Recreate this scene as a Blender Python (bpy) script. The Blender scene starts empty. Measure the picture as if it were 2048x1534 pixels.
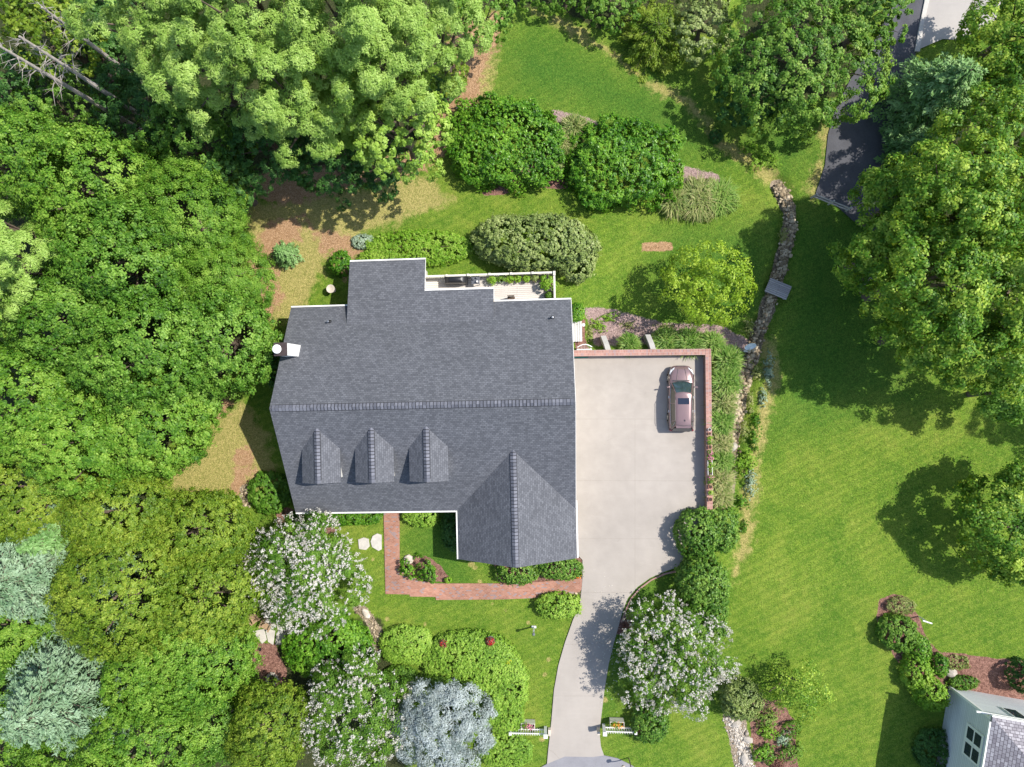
import bpy, bmesh, math, random
import numpy as np
from mathutils import Vector, Matrix, noise as mnoise

# ------------------------------------------------------------------ camera, sky, sun, exposure
SC = bpy.context.scene
COL = SC.collection
F, HC = 1365.0, 52.5                      # focal length in photo pixels, height above the driveway
TILT = math.atan(76 / 1365)
cam = bpy.data.cameras.new('camera'); cam.sensor_width = 36; cam.lens = 36 * F / 2048
cam.clip_start = 1; cam.clip_end = 2000
camo = bpy.data.objects.new('camera', cam); COL.objects.link(camo)
camo.location = (0, 0, HC); camo.rotation_euler = (0, TILT, 0)
SC.camera = camo
SUN_EL = math.radians(52); SUN_AZ = math.radians(15.6)      # azimuth measured from +x (photo right) towards +y (photo up)
w = bpy.data.worlds.new('World'); SC.world = w; w.use_nodes = True
wn = w.node_tree.nodes; wl = w.node_tree.links
sky = wn.new('ShaderNodeTexSky'); sky.sky_type = 'NISHITA'; sky.sun_disc = False
sky.sun_elevation = SUN_EL; sky.sun_rotation = math.pi / 2 - SUN_AZ
wl.new(sky.outputs[0], wn['Background'].inputs[0]); wn['Background'].inputs[1].default_value = 0.15
sl = bpy.data.lights.new('sun', 'SUN'); sl.energy = 4.4; sl.angle = math.radians(0.5); sl.color = (1, .955, .88)
so = bpy.data.objects.new('sun', sl); COL.objects.link(so)
sd = Vector((math.cos(SUN_EL) * math.cos(SUN_AZ), math.cos(SUN_EL) * math.sin(SUN_AZ), math.sin(SUN_EL)))
so.rotation_euler = sd.to_track_quat('Z', 'Y').to_euler(); so.location = sd * 80
SC.view_settings.view_transform = 'Standard'; SC.view_settings.look = 'None'
SC.view_settings.exposure = 0.5; SC.view_settings.gamma = 1
SC.cycles.max_bounces = 6; SC.cycles.transparent_max_bounces = 6

random.seed(4)
PI = math.pi
R = math.radians

# ------------------------------------------------------------------ pixel <-> world at a true height
def U(u, v, z=0.0):
    a = (u - 1024) / F; b = -(v - 767) / F
    dx = math.cos(TILT) * a - math.sin(TILT); dz = -math.sin(TILT) * a - math.cos(TILT)
    s = (z - HC) / dz
    return dx * s, b * s
def sst(x, a, b):
    t = np.clip((np.asarray(x, float) - a) / (b - a), 0, 1); return t * t * (3 - 2 * t)
def G(x, y):
    """ground height"""
    x = np.asarray(x, float); y = np.asarray(y, float)
    sx = sst(x, 12.15, 14.6) * sst(y, -16, -9)
    k = np.maximum(y - 4.5, 0); sn = sst(y, 2.35, 3.6) * np.clip((x - (1.9 - .5 * k)) / (1.1 + 1.7 * k), 0, 1); sn = sn * sn * (3 - 2 * sn)
    g = -1.15 * np.maximum(sx, sn)
    return g
def UG(u, v):
    z = 0.0
    for _ in range(6):
        x, y = U(u, v, z); z = float(G(x, y))
    return x, y, z
def to_px(x, y, z):
    dz = z - HC
    cx = math.cos(TILT) * x + (-math.sin(TILT)) * dz
    cz = math.sin(TILT) * x + math.cos(TILT) * dz          # camera-space z (negative in front)
    return 1024 + F * cx / -cz, 767 - F * y / -cz
HROT = R(1.3); HO = (1.68, -1.22)
def HL(x, y):
    return HO[0] + x * math.cos(HROT) - y * math.sin(HROT), HO[1] + x * math.sin(HROT) + y * math.cos(HROT)

# ------------------------------------------------------------------ materials
def nm(name):
    m = bpy.data.materials.new(name); m.use_nodes = True
    nt = m.node_tree; return m, nt.nodes, nt.links, nt.nodes['Principled BSDF']
def mixc(n, l, fac, a, b, bt='MIX'):
    x = n.new('ShaderNodeMix'); x.data_type = 'RGBA'; x.blend_type = bt
    for i, s in ((0, fac), (6, a), (7, b)):
        if hasattr(s, 'is_linked'): l.new(s, x.inputs[i])
        else: x.inputs[i].default_value = s if i == 0 else (*s, 1)[:4]
    return x.outputs[2]
def noisen(n, l, vec, scale, detail=3, rough=.55, dist=0):
    t = n.new('ShaderNodeTexNoise'); t.inputs['Scale'].default_value = scale
    t.inputs['Detail'].default_value = detail; t.inputs['Roughness'].default_value = rough
    t.inputs['Distortion'].default_value = dist
    if vec is not None: l.new(vec, t.inputs['Vector'])
    return t.outputs['Fac']
def ramp(n, l, fac, a, b, ca=0.0, cb=1.0):
    r = n.new('ShaderNodeMapRange'); r.inputs['From Min'].default_value = a; r.inputs['From Max'].default_value = b
    r.inputs['To Min'].default_value = ca; r.inputs['To Max'].default_value = cb; r.clamp = True
    l.new(fac, r.inputs['Value']); return r.outputs[0]
def mth(n, l, op, a, b=0.0):
    x = n.new('ShaderNodeMath'); x.operation = op
    for i, s in ((0, a), (1, b)):
        if hasattr(s, 'is_linked'): l.new(s, x.inputs[i])
        else: x.inputs[i].default_value = s
    return x.outputs[0]
def bumpn(n, l, p, h, strength=.5, dist=.03):
    b = n.new('ShaderNodeBump'); b.inputs['Strength'].default_value = strength; b.inputs['Distance'].default_value = dist
    l.new(h, b.inputs['Height']); l.new(b.outputs[0], p.inputs['Normal'])
def objv(n):
    return n.new('ShaderNodeTexCoord').outputs['Object']
def plain(name, col, rough=.6, spec=.3, var=.18, scale=3.0, metal=0.0, bump=0.0, coat=0.0):
    m, n, l, p = nm(name)
    v = objv(n); f = noisen(n, l, v, scale, 4)
    f2 = noisen(n, l, v, scale * 9, 3)
    a = mth(n, l, 'ADD', mth(n, l, 'MULTIPLY', f, .6), mth(n, l, 'MULTIPLY', f2, .4))
    fac = ramp(n, l, a, .3, .7)
    l.new(mixc(n, l, fac, tuple(c * (1 - var) for c in col), tuple(min(1, c * (1 + var)) for c in col)), p.inputs['Base Color'])
    p.inputs['Roughness'].default_value = rough; p.inputs['Specular IOR Level'].default_value = spec
    p.inputs['Metallic'].default_value = metal; p.inputs['Coat Weight'].default_value = coat
    p.inputs['Coat Roughness'].default_value = .08
    if bump: bumpn(n, l, p, f2, bump, .02)
    return m
def leafm(name, c0, c1, c2, rough=.5, trans=.3, spec=.25):
    """leaf colours c0..c2 by the leaf's own random value, drifting over the crown"""
    m, n, l, p = nm(name)
    at = n.new('ShaderNodeAttribute'); at.attribute_name = 'rnd'
    geo = n.new('ShaderNodeNewGeometry')
    big = noisen(n, l, geo.outputs['Position'], .45, 2)
    f = mth(n, l, 'ADD', mth(n, l, 'MULTIPLY', at.outputs['Fac'], .75), mth(n, l, 'MULTIPLY', ramp(n, l, big, .3, .7), .35))
    cr = n.new('ShaderNodeValToRGB'); l.new(f, cr.inputs[0])
    e = cr.color_ramp.elements; e[0].position = .1; e[0].color = (*c0, 1); e[1].position = .95; e[1].color = (*c2, 1)
    k = e.new(.5); k.color = (*c1, 1)
    l.new(cr.outputs[0], p.inputs['Base Color'])
    p.inputs['Roughness'].default_value = rough; p.inputs['Specular IOR Level'].default_value = spec
    if trans:
        tr = n.new('ShaderNodeBsdfTranslucent'); ms = n.new('ShaderNodeMixShader'); ms.inputs[0].default_value = trans
        l.new(mixc(n, l, .55, cr.outputs[0], (min(1, c2[0] * 1.5), min(1, c2[1] * 1.35), c2[2] * .5)), tr.inputs[0])
        l.new(p.outputs[0], ms.inputs[1]); l.new(tr.outputs[0], ms.inputs[2])
        l.new(ms.outputs[0], n['Material Output'].inputs[0])
    return m
def brickm(name, c1, c2, mortar, bw, bh, ms=.012, uv=False, rough=.8, blot=.25, bump=.3, squash=False, offset=.5, third=None):
    m, n, l, p = nm(name)
    tc = n.new('ShaderNodeTexCoord'); vec = tc.outputs['UV'] if uv else tc.outputs['Object']
    b = n.new('ShaderNodeTexBrick'); l.new(vec, b.inputs['Vector'])
    b.inputs['Scale'].default_value = 1; b.inputs['Brick Width'].default_value = bw; b.inputs['Row Height'].default_value = bh
    b.inputs['Mortar Size'].default_value = ms; b.inputs['Mortar Smooth'].default_value = .3; b.offset = offset
    b.inputs['Color1'].default_value = (0, 0, 0, 1); b.inputs['Color2'].default_value = (1, 1, 1, 1); b.inputs['Mortar'].default_value = (.5, .5, .5, 1)
    col = mixc(n, l, b.outputs['Color'], c1, c2)
    if third:
        sel = n.new('ShaderNodeMath'); sel.operation = 'GREATER_THAN'; sel.inputs[1].default_value = .86; l.new(b.outputs['Color'], sel.inputs[0])
        col = mixc(n, l, sel.outputs[0], col, third)
    big = noisen(n, l, vec, .35, 4, .6)
    fine = noisen(n, l, vec, 14, 3)
    k = mth(n, l, 'ADD', ramp(n, l, big, .3, .7, 1 - blot, 1 + blot * .4), ramp(n, l, fine, .3, .7, -.1, .1))
    g = n.new('ShaderNodeCombineColor')
    for i in range(3): l.new(k, g.inputs[i])
    col = mixc(n, l, 1.0, col, g.outputs[0], 'MULTIPLY')
    col = mixc(n, l, b.outputs['Fac'], col, mortar)
    l.new(col, p.inputs['Base Color']); p.inputs['Roughness'].default_value = rough; p.inputs['Specular IOR Level'].default_value = .25
    if bump:
        inv = mth(n, l, 'SUBTRACT', 1.0, b.outputs['Fac']); bumpn(n, l, p, mth(n, l, 'ADD', inv, mth(n, l, 'MULTIPLY', fine, .5)), bump, .02)
    return m

M = {}
M['shingle'] = brickm('roof_shingles', (.09, .094, .107), (.146, .151, .168), (.066, .069, .079), .24, .145, .014, uv=True, rough=.75, blot=.13, bump=.3)
M['ridge'] = brickm('ridge_shingles', (.10, .105, .128), (.18, .185, .215), (.035, .036, .042), .24, 4.0, .03, uv=True, rough=.75, blot=.15, offset=0)
M['ridge_vent'] = plain('ridge_vent_black', (.025, .025, .028), .7)
M['white'] = plain('white_paint', (.78, .77, .74), .45, var=.06)
M['siding'] = brickm('house_siding', (.62, .6, .56), (.68, .66, .62), (.35, .34, .32), 30, .16, .012, rough=.6, blot=.08, uv=True)
M['cream'] = plain('cream_paint', (.7, .66, .57), .5, var=.08)
M['glass'] = plain('window_glass', (.03, .04, .05), .05, .8, var=.2)
M['concrete_wall'] = plain('concrete_wall', (.42, .4, .37), .85, var=.15, scale=1.2, bump=.3)
M['wallbrick'] = brickm('red_wall_brick', (.3, .13, .095), (.42, .22, .17), (.4, .33, .28), .2, .075, .012, uv=True, blot=.2, third=(.3, .2, .2))
M['capbrick'] = brickm('red_cap_brick', (.32, .14, .11), (.48, .26, .21), (.42, .32, .28), .1, .21, .014, uv=True, blot=.22, offset=0, third=(.32, .2, .2))
M['pathbrick'] = brickm('path_brick', (.33, .145, .095), (.48, .24, .17), (.33, .22, .17), .22, .11, .012, uv=True, blot=.34, third=(.3, .22, .22))
M['landing'] = plain('pale_grey_paint', (.5, .49, .46), .6, var=.08)
M['deck'] = brickm('deck_boards', (.55, .5, .45), (.64, .6, .54), (.25, .22, .2), 4.0, .15, .014, uv=True, blot=.1)
M['wood'] = brickm('grey_weathered_boards', (.36, .33, .32), (.46, .42, .4), (.15, .13, .12), 5.0, .14, .012, uv=True, blot=.2)
M['darkwood'] = plain('dark_wood', (.1, .07, .05), .7)
M['tanwood'] = plain('tan_wood', (.38, .26, .16), .7, var=.3, scale=8)
M['bark'] = plain('tree_bark', (.14, .105, .08), .9, var=.4, scale=5, bump=.6)
M['greybark'] = plain('grey_dead_bark', (.36, .32, .29), .9, var=.35, scale=5, bump=.6)
M['rock'] = plain('grey_field_stone', (.4, .36, .31), .9, var=.35, scale=2.5, bump=.6)
M['palerock'] = plain('pale_rock', (.55, .48, .4), .9, var=.3, scale=2.5, bump=.5)
M['flag'] = plain('flagstone', (.5, .47, .42), .85, var=.2, scale=2, bump=.3)
M['black'] = plain('black_vinyl', (.02, .02, .022), .35, .5, bump=.3, scale=5)
M['rubber'] = plain('tyre_rubber', (.015, .015, .015), .8)
M['steel'] = plain('grey_steel', (.4, .41, .42), .35, .5, metal=.8)
M['dishblue'] = plain('pale_dish_paint', (.55, .63, .7), .4, var=.05)
M['terracotta'] = plain('terracotta', (.45, .2, .13), .8, var=.2)
M['soil'] = plain('potting_soil', (.06, .04, .03), .95)
M['green_mat'] = plain('green_plastic', (.01, .22, .17), .5)
M['curb'] = plain('kerb_concrete', (.5, .47, .43), .85, var=.2, scale=1.5, bump=.2)
M['carpaint'] = plain('rose_beige_car_paint', (.25, .165, .165), .24, .5, var=.03, metal=.35, coat=.8)
M['carlow'] = plain('taupe_lower_cladding', (.2, .165, .14), .4, .5, var=.05, metal=.4)
M['chrome'] = plain('chrome_trim', (.75, .73, .7), .2, .6, metal=.9, var=.03)
M['windscreen'] = plain('tinted_windscreen', (.03, .052, .06), .04, .9, var=.6, scale=3)
M['sunroof'] = plain('sunroof_glass', (.012, .018, .035), .06, .9, var=.1)
M['sideglass'] = plain('dark_side_glass', (.09, .085, .06), .08, .9, var=.2)
M['lamp'] = plain('clear_headlamp', (.75, .77, .78), .1, .9, var=.05)
M['taillamp'] = plain('red_tail_lamp', (.14, .02, .02), .2, .7)
M['red'] = plain('red_petals', (.7, .02, .03), .5, var=.4, scale=12)

def concrete_mat(name, col, crackscale=.0):
    m, n, l, p = nm(name); v = objv(n)
    a = noisen(n, l, v, .16, 4, .6); b = noisen(n, l, v, 1.3, 5, .65); c = noisen(n, l, v, 30, 3)
    k = mth(n, l, 'ADD', mth(n, l, 'ADD', ramp(n, l, a, .3, .7, .86, 1.08), ramp(n, l, b, .3, .75, -.035, .05)), ramp(n, l, c, .3, .7, -.04, .04))
    mp = n.new('ShaderNodeMapping'); l.new(v, mp.inputs[0]); mp.inputs['Scale'].default_value = (.25, 1.2, 1)
    st = noisen(n, l, mp.outputs[0], 1.5, 4, .7, 1.5)
    k = mth(n, l, 'ADD', k, ramp(n, l, st, .55, .8, 0, .07))
    sp = noisen(n, l, v, .9, 6, .75, .8); k = mth(n, l, 'ADD', k, ramp(n, l, sp, .62, .74, 0, -.12))
    g = n.new('ShaderNodeCombineColor')
    for i in range(3): l.new(k, g.inputs[i])
    l.new(mixc(n, l, 1.0, col, g.outputs[0], 'MULTIPLY'), p.inputs['Base Color'])
    p.inputs['Roughness'].default_value = .85; p.inputs['Specular IOR Level'].default_value = .2
    bumpn(n, l, p, c, .15, .01)
    return m
M['concrete'] = concrete_mat('driveway_concrete', (.372, .334, .296))
M['oldconcrete'] = concrete_mat('old_concrete', (.4, .37, .345))
M['asphalt'] = plain('asphalt', (.085, .085, .095), .9, var=.22, scale=1.2, bump=.3)
M['asphaltlight'] = plain('worn_asphalt', (.24, .235, .25), .9, var=.14, scale=1.4, bump=.3)
M['joint'] = plain('joint_dark', (.3, .27, .235), .9)

def ground_mat():
    m, n, l, p = nm('lawn_and_beds'); v = objv(n)
    def A(nm_):
        a = n.new('ShaderNodeAttribute'); a.attribute_name = nm_; return a.outputs['Fac']
    n1 = noisen(n, l, v, .22, 5, .6, .6); n2 = noisen(n, l, v, 1.4, 5, .7, .3); n3 = noisen(n, l, v, 6, 5, .8); n4 = noisen(n, l, v, 17, 2, .6)
    # mown grass
    s = mth(n, l, 'ADD', mth(n, l, 'MULTIPLY', n1, .5), mth(n, l, 'MULTIPLY', n2, .5))
    g = mixc(n, l, ramp(n, l, s, .38, .62), (.08, .168, .015), (.18, .265, .028))
    g = mixc(n, l, mth(n, l, 'MULTIPLY', ramp(n, l, n1, .5, .68), ramp(n, l, n2, .42, .7, .2, .9)), g, (.23, .26, .045))
    g = mixc(n, l, ramp(n, l, n3, .5, .72), g, (.24, .3, .055))
    g = mixc(n, l, ramp(n, l, n3, .46, .3), g, (.045, .105, .011))
    wv = n.new('ShaderNodeTexWave'); wv.inputs['Scale'].default_value = .55; wv.inputs['Distortion'].default_value = 2.5; wv.inputs['Detail'].default_value = 2
    mpw = n.new('ShaderNodeMapping'); l.new(v, mpw.inputs[0]); mpw.inputs['Rotation'].default_value = (0, 0, 1.1); l.new(mpw.outputs[0], wv.inputs['Vector'])
    g = mixc(n, l, ramp(n, l, wv.outputs['Fac'], .2, .8, 0, .22), g, (.05, .12, .014))
    # lush (deeper) and dry tints
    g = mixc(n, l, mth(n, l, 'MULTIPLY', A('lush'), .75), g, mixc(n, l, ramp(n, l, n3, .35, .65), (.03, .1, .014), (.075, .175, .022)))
    def blend(base, att, ca, cb, lo, hi, nz, k=.55):
        """zone edge broken up by noise"""
        f = mth(n, l, 'ADD', A(att), mth(n, l, 'MULTIPLY', mth(n, l, 'SUBTRACT', nz, .5), k * 2))
        return mixc(n, l, ramp(n, l, f, lo, hi), base, mixc(n, l, ramp(n, l, n3, .35, .65), ca, cb))
    g = blend(g, 'dry', (.2, .21, .05), (.45, .37, .14), .4, .75, n2, .7)
    g = blend(g, 'dirt', (.27, .155, .075), (.47, .3, .175), .46, .7, n2, .85)
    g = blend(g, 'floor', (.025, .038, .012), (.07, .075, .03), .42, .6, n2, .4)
    g = blend(g, 'mulch', (.1, .045, .035), (.36, .2, .155), .45, .55, n3, .25)
    g = blend(g, 'pink', (.2, .14, .13), (.45, .32, .29), .42, .6, n3, .4)
    g = blend(g, 'stone', (.17, .13, .09), (.42, .34, .25), .45, .58, n3, .3)
    k = ramp(n, l, n4, .3, .7, .5, 1.5)
    cc = n.new('ShaderNodeCombineColor')
    for i in range(3): l.new(k, cc.inputs[i])
    g = mixc(n, l, 1.0, g, cc.outputs[0], 'MULTIPLY')
    l.new(g, p.inputs['Base Color']); p.inputs['Roughness'].default_value = .9; p.inputs['Specular IOR Level'].default_value = .12
    bumpn(n, l, p, mth(n, l, 'ADD', mth(n, l, 'MULTIPLY', n3, 1.0), mth(n, l, 'MULTIPLY', n4, .6)), .8, .12)
    return m

# ------------------------------------------------------------------ object helpers
def tag(o, label=None, cat=None, group=None, kind=None):
    if label: o['label'] = label
    if cat: o['category'] = cat
    if group: o['group'] = group
    if kind: o['kind'] = kind
    return o
def thing(name, label, cat, loc=(0, 0, 0), rz=0.0, group=None):
    o = bpy.data.objects.new(name, None); COL.objects.link(o); o.empty_display_size = .3
    o.location = loc; o.rotation_euler = (0, 0, rz)
    return tag(o, label, cat, group)
def npmesh(name, V, Fq, mat, parent=None, attrs=None, smooth=False):
    V = np.asarray(V, np.float32); Fq = np.asarray(Fq, np.int32)
    me = bpy.data.meshes.new(name); k = Fq.shape[1]
    me.vertices.add(len(V)); me.vertices.foreach_set('co', V.ravel())
    me.loops.add(Fq.size); me.loops.foreach_set('vertex_index', Fq.ravel())
    me.polygons.add(len(Fq)); me.polygons.foreach_set('loop_start', np.arange(0, Fq.size, k, dtype=np.int32))
    if smooth: me.polygons.foreach_set('use_smooth', np.ones(len(Fq), bool))
    me.update(calc_edges=True)
    for a, val in (attrs or {}).items():
        t = me.attributes.new(a, 'FLOAT', 'POINT'); t.data.foreach_set('value', np.asarray(val, np.float32))
    me.materials.append(mat)
    o = bpy.data.objects.new(name, me); COL.objects.link(o)
    if parent: o.parent = parent
    return o
def copy_tree(o, parent=None):
    c = o.copy(); COL.objects.link(c); c.parent = parent
    for ch in [x for x in o.children]: copy_tree(ch, c)
    return c

class MB:
    """collects shapes and links them as ONE mesh object"""
    def __init__(s): s.v = []; s.f = []; s.uv = []
    def face(s, pts, uv=None):
        i = len(s.v); s.v += [tuple(p) for p in pts]; s.f.append(list(range(i, i + len(pts))))
        if uv is None:
            a = Vector(pts[1]) - Vector(pts[0]); nrm = Vector((0, 0, 0))
            for q in range(1, len(pts) - 1):
                nrm += (Vector(pts[q]) - Vector(pts[0])).cross(Vector(pts[q + 1]) - Vector(pts[0]))
            if abs(nrm.z) > .7 * nrm.length: uv = [(p[0], p[1]) for p in pts]
            elif abs(nrm.x) > abs(nrm.y): uv = [(p[1], p[2]) for p in pts]
            else: uv = [(p[0], p[2]) for p in pts]
        s.uv.append(uv)
    def box(s, c, d, rz=0.0, taper=1.0, tilt=None):
        hx, hy, hz = d[0] / 2, d[1] / 2, d[2] / 2; P = []
        for z, k in ((-hz, 1), (hz, taper)):
            for x, y in ((-hx, -hy), (hx, -hy), (hx, hy), (-hx, hy)):
                p = Vector((x * k, y * k, z))
                if tilt: p = Matrix.Rotation(tilt[1], 3, tilt[0]) @ p
                p = Matrix.Rotation(rz, 3, 'Z') @ p; P.append((p.x + c[0], p.y + c[1], p.z + c[2]))
        for q in ((3, 2, 1, 0), (4, 5, 6, 7), (0, 1, 5, 4), (1, 2, 6, 5), (2, 3, 7, 6), (3, 0, 4, 7)): s.face([P[i] for i in q])
    def prism(s, poly, z0, z1, top=1.0):
        a = sum(poly[i][0] * poly[(i + 1) % len(poly)][1] - poly[(i + 1) % len(poly)][0] * poly[i][1] for i in range(len(poly)))
        if a < 0: poly = poly[::-1]
        n = len(poly)
        s.face([(x, y, z1) for x, y in poly]); s.face([(x, y, z0) for x, y in poly[::-1]])
        for i in range(n):
            j = (i + 1) % n; s.face([(*poly[i], z0), (*poly[j], z0), (*poly[j], z1), (*poly[i], z1)])
    def slab(s, pts, th, org, ud, vd):
        """roof plane: pts ccw from above; uv along ud / vd"""
        uvf = lambda p: ((Vector(p) - Vector(org)).dot(Vector(ud)), (Vector(p) - Vector(org)).dot(Vector(vd)))
        s.face(pts, [uvf(p) for p in pts])
        low = [(p[0], p[1], p[2] - th) for p in pts]; s.face(low[::-1])
        for i in range(len(pts)):
            j = (i + 1) % len(pts); s.face([low[i], low[j], pts[j], pts[i]], [(0, 0), (.1, 0), (.1, .1), (0, .1)])
    def tube(s, pts, rad, n=6, cap=True):
        pts = [Vector(p) for p in pts]
        if not hasattr(rad, '__len__'): rad = [rad] * len(pts)
        rings = []; prev = None
        for i, p in enumerate(pts):
            d = (pts[min(i + 1, len(pts) - 1)] - pts[max(i - 1, 0)]).normalized()
            a = d.orthogonal().normalized() if prev is None else (prev - d * prev.dot(d)).normalized()
            prev = a; b = d.cross(a)
            rings.append([p + (a * math.cos(2 * PI * k / n) + b * math.sin(2 * PI * k / n)) * rad[i] for k in range(n)])
        for i in range(len(rings) - 1):
            for k in range(n):
                j = (k + 1) % n; s.face([rings[i][k], rings[i][j], rings[i + 1][j], rings[i + 1][k]])
        if cap: s.face(rings[0][::-1]); s.face(rings[-1])
    def cyl(s, c, r, h, n=16, r2=None):
        s.tube([c, (c[0], c[1], c[2] + h)], [r, r if r2 is None else r2], n)
    def lathe(s, c, prof, n=16):
        rs = [[(c[0] + r * math.cos(2 * PI * k / n), c[1] + r * math.sin(2 * PI * k / n), c[2] + z) for k in range(n)] for r, z in prof]
        for i in range(len(rs) - 1):
            for k in range(n):
                j = (k + 1) % n; s.face([rs[i][k], rs[i][j], rs[i + 1][j], rs[i + 1][k]])
        s.face(rs[0][::-1]); s.face(rs[-1])
    def loft(s, rings, caps=True, closed=True):
        n = len(rings[0])
        for i in range(len(rings) - 1):
            for k in range(n if closed else n - 1):
                j = (k + 1) % n; s.face([rings[i][k], rings[i][j], rings[i + 1][j], rings[i + 1][k]])
        if caps: s.face(rings[0][::-1]); s.face(rings[-1])
    def rock(s, c, d, seed=0, sub=2, rz=0.0):
        bm = bmesh.new(); bmesh.ops.create_icosphere(bm, subdivisions=sub, radius=.5)
        off = Vector((seed * 3.17, seed * 1.3, seed * 7.1)); rot = Matrix.Rotation(rz, 3, 'Z')
        for v in bm.verts:
            k = 1 + .35 * mnoise.noise(v.co * 2.2 + off) + .15 * mnoise.noise(v.co * 5 + off)
            q = v.co * k; q = Vector((q.x * d[0], q.y * d[1], max(q.z, -.3) * d[2])); q = rot @ q; v.co = q + Vector(c)
        for f in bm.faces: s.face([tuple(v.co) for v in f.verts])
        bm.free()
    def build(s, name, mat, parent=None, smooth=False, bevel=0.0, weld=True):
        me = bpy.data.meshes.new(name); me.from_pydata(s.v, [], s.f)
        ul = me.uv_layers.new(name='UVMap')
        flat = [c for uv in s.uv for q in uv for c in q]; ul.data.foreach_set('uv', flat)
        me.materials.append(mat)
        if weld or bevel:
            bm = bmesh.new(); bm.from_mesh(me); bmesh.ops.remove_doubles(bm, verts=bm.verts, dist=1e-4)
            bmesh.ops.recalc_face_normals(bm, faces=bm.faces) if bevel or smooth else None
            if bevel: bmesh.ops.bevel(bm, geom=[e for e in bm.edges if e.is_manifold and e.calc_face_angle(0) > .6], offset=bevel, segments=2, affect='EDGES', profile=.6)
            bm.to_mesh(me); bm.free()
        if smooth:
            me.polygons.foreach_set('use_smooth', [True] * len(me.polygons))
            me.set_sharp_from_angle(angle=R(38))
        o = bpy.data.objects.new(name, me); COL.objects.link(o)
        if parent: o.parent = parent
        return o

# ------------------------------------------------------------------ GROUND: one sheet to the horizon
rg = np.random.default_rng(3)
def vnoise(x, y, s, seed):
    r = np.random.default_rng(seed).random((128, 128)); x = x * s + 500; y = y * s + 500
    xi = np.floor(x).astype(int); yi = np.floor(y).astype(int); fx = x - xi; fy = y - yi
    fx = fx * fx * (3 - 2 * fx); fy = fy * fy * (3 - 2 * fy)
    g = lambda a, b: r[a % 128, b % 128]
    return (g(xi, yi) * (1 - fx) + g(xi + 1, yi) * fx) * (1 - fy) + (g(xi, yi + 1) * (1 - fx) + g(xi + 1, yi + 1) * fx) * fy
def fbm(x, y, s, seed): return (vnoise(x, y, s, seed) + .5 * vnoise(x, y, s * 2.1, seed + 1) + .25 * vnoise(x, y, s * 4.3, seed + 2)) / 1.75
xs = np.concatenate([[-600, -300, -150, -80, -55], np.arange(-46, 40.01, .16), [46, 60, 90, 160, 300, 600]])
ys = np.concatenate([[-600, -300, -150, -70, -45], np.arange(-32, 32.01, .16), [38, 50, 90, 160, 300, 600]])
GX, GY = np.meshgrid(xs, ys); gx = GX.ravel(); gy = GY.ravel()
gz = G(gx, gy)
pu, pv = to_px(gx, gy, gz)
def sdf(poly):
    """signed distance in photo px (negative inside)"""
    P = np.array(poly, float); n = len(P); d = np.full(pu.shape, 1e9); ins = np.zeros(pu.shape, bool)
    for i in range(n):
        a = P[i]; b = P[(i + 1) % n]; e = b - a
        t = np.clip(((pu - a[0]) * e[0] + (pv - a[1]) * e[1]) / (e @ e), 0, 1)
        d = np.minimum(d, np.hypot(pu - a[0] - t * e[0], pv - a[1] - t * e[1]))
        c = ((a[1] > pv) != (b[1] > pv)) & (pu < (b[0] - a[0]) * (pv - a[1]) / (b[1] - a[1] + 1e-9) + a[0]); ins ^= c
    return np.where(ins, -d, d)
def pline(pts, wd):
    """distance to a polyline minus half width"""
    d = np.full(pu.shape, 1e9)
    for i in range(len(pts) - 1):
        a = np.array(pts[i], float); b = np.array(pts[i + 1], float); e = b - a
        t = np.clip(((pu - a[0]) * e[0] + (pv - a[1]) * e[1]) / (e @ e), 0, 1)
        d = np.minimum(d, np.hypot(pu - a[0] - t * e[0], pv - a[1] - t * e[1]))
    return d - wd
wob = (fbm(gx, gy, .5, 11) - .5) * 26; wobs = (fbm(gx, gy, 1.6, 21) - .5) * 9
def zone(ds, soft=14, wb=None):
    d = np.min(np.stack(ds), 0) + (wob if wb is None else wb)
    return np.clip(.5 - d / (2 * soft), 0, 1)
CREEK = [(1425, 262), (1480, 310), (1530, 345), (1556, 368), (1572, 395), (1582, 425), (1580, 465), (1568, 510), (1560, 545), (1545, 590), (1532, 630), (1516, 668), (1508, 705), (1497, 735), (1487, 775), (1476, 820), (1468, 862), (1462, 905), (1455, 950)]
dirt = zone([sdf([(905, 30), (1010, 25), (1000, 90), (975, 150), (965, 200), (915, 290), (880, 320), (850, 340), (800, 360), (640, 400), (540, 420), (470, 380), (560, 300), (840, 300), (880, 180)]),
             sdf([(440, 770), (480, 780), (450, 830), (420, 830)]), sdf([(470, 900), (505, 880), (520, 930), (480, 1000), (460, 980)]),
             sdf([(540, 440), (600, 430), (600, 480), (560, 500), (560, 600), (535, 640), (500, 520)]), sdf([(595, 430), (700, 470), (760, 520), (640, 520)]) + 8,
             sdf([(650, 480), (700, 470), (720, 520), (690, 560), (655, 520)])], 22)
patch = np.clip(.5 - (sdf([(1282, 483), (1346, 482), (1347, 502), (1284, 503)]) + wobs * .4) / 6, 0, 1)
line = zone([pline([(1075, 15), (1150, 60), (1230, 110), (1290, 160), (1370, 200), (1430, 262)], 6), pline([(1440, 285), (1500, 320), (1560, 370)], 7), pline([(1530, 690), (1545, 760), (1520, 860), (1500, 960), (1492, 1080), (1470, 1150)], 8)], 9, wobs)
spots = zone([np.hypot(pu - su, pv - sv) - sr_ for su, sv, sr_ in [(1056, 1246, 5), (1097, 1320, 5), (960, 1165, 5), (1090, 1350, 4), (942, 1128, 6), (950, 1136, 5), (775, 1238, 5), (810, 1240, 3), (850, 1248, 4), (1210, 1400, 7), (985, 1208, 4), (1084, 1480, 6), (745, 1120, 4), (1012, 1222, 3)]], 4, wobs * .3)
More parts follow.
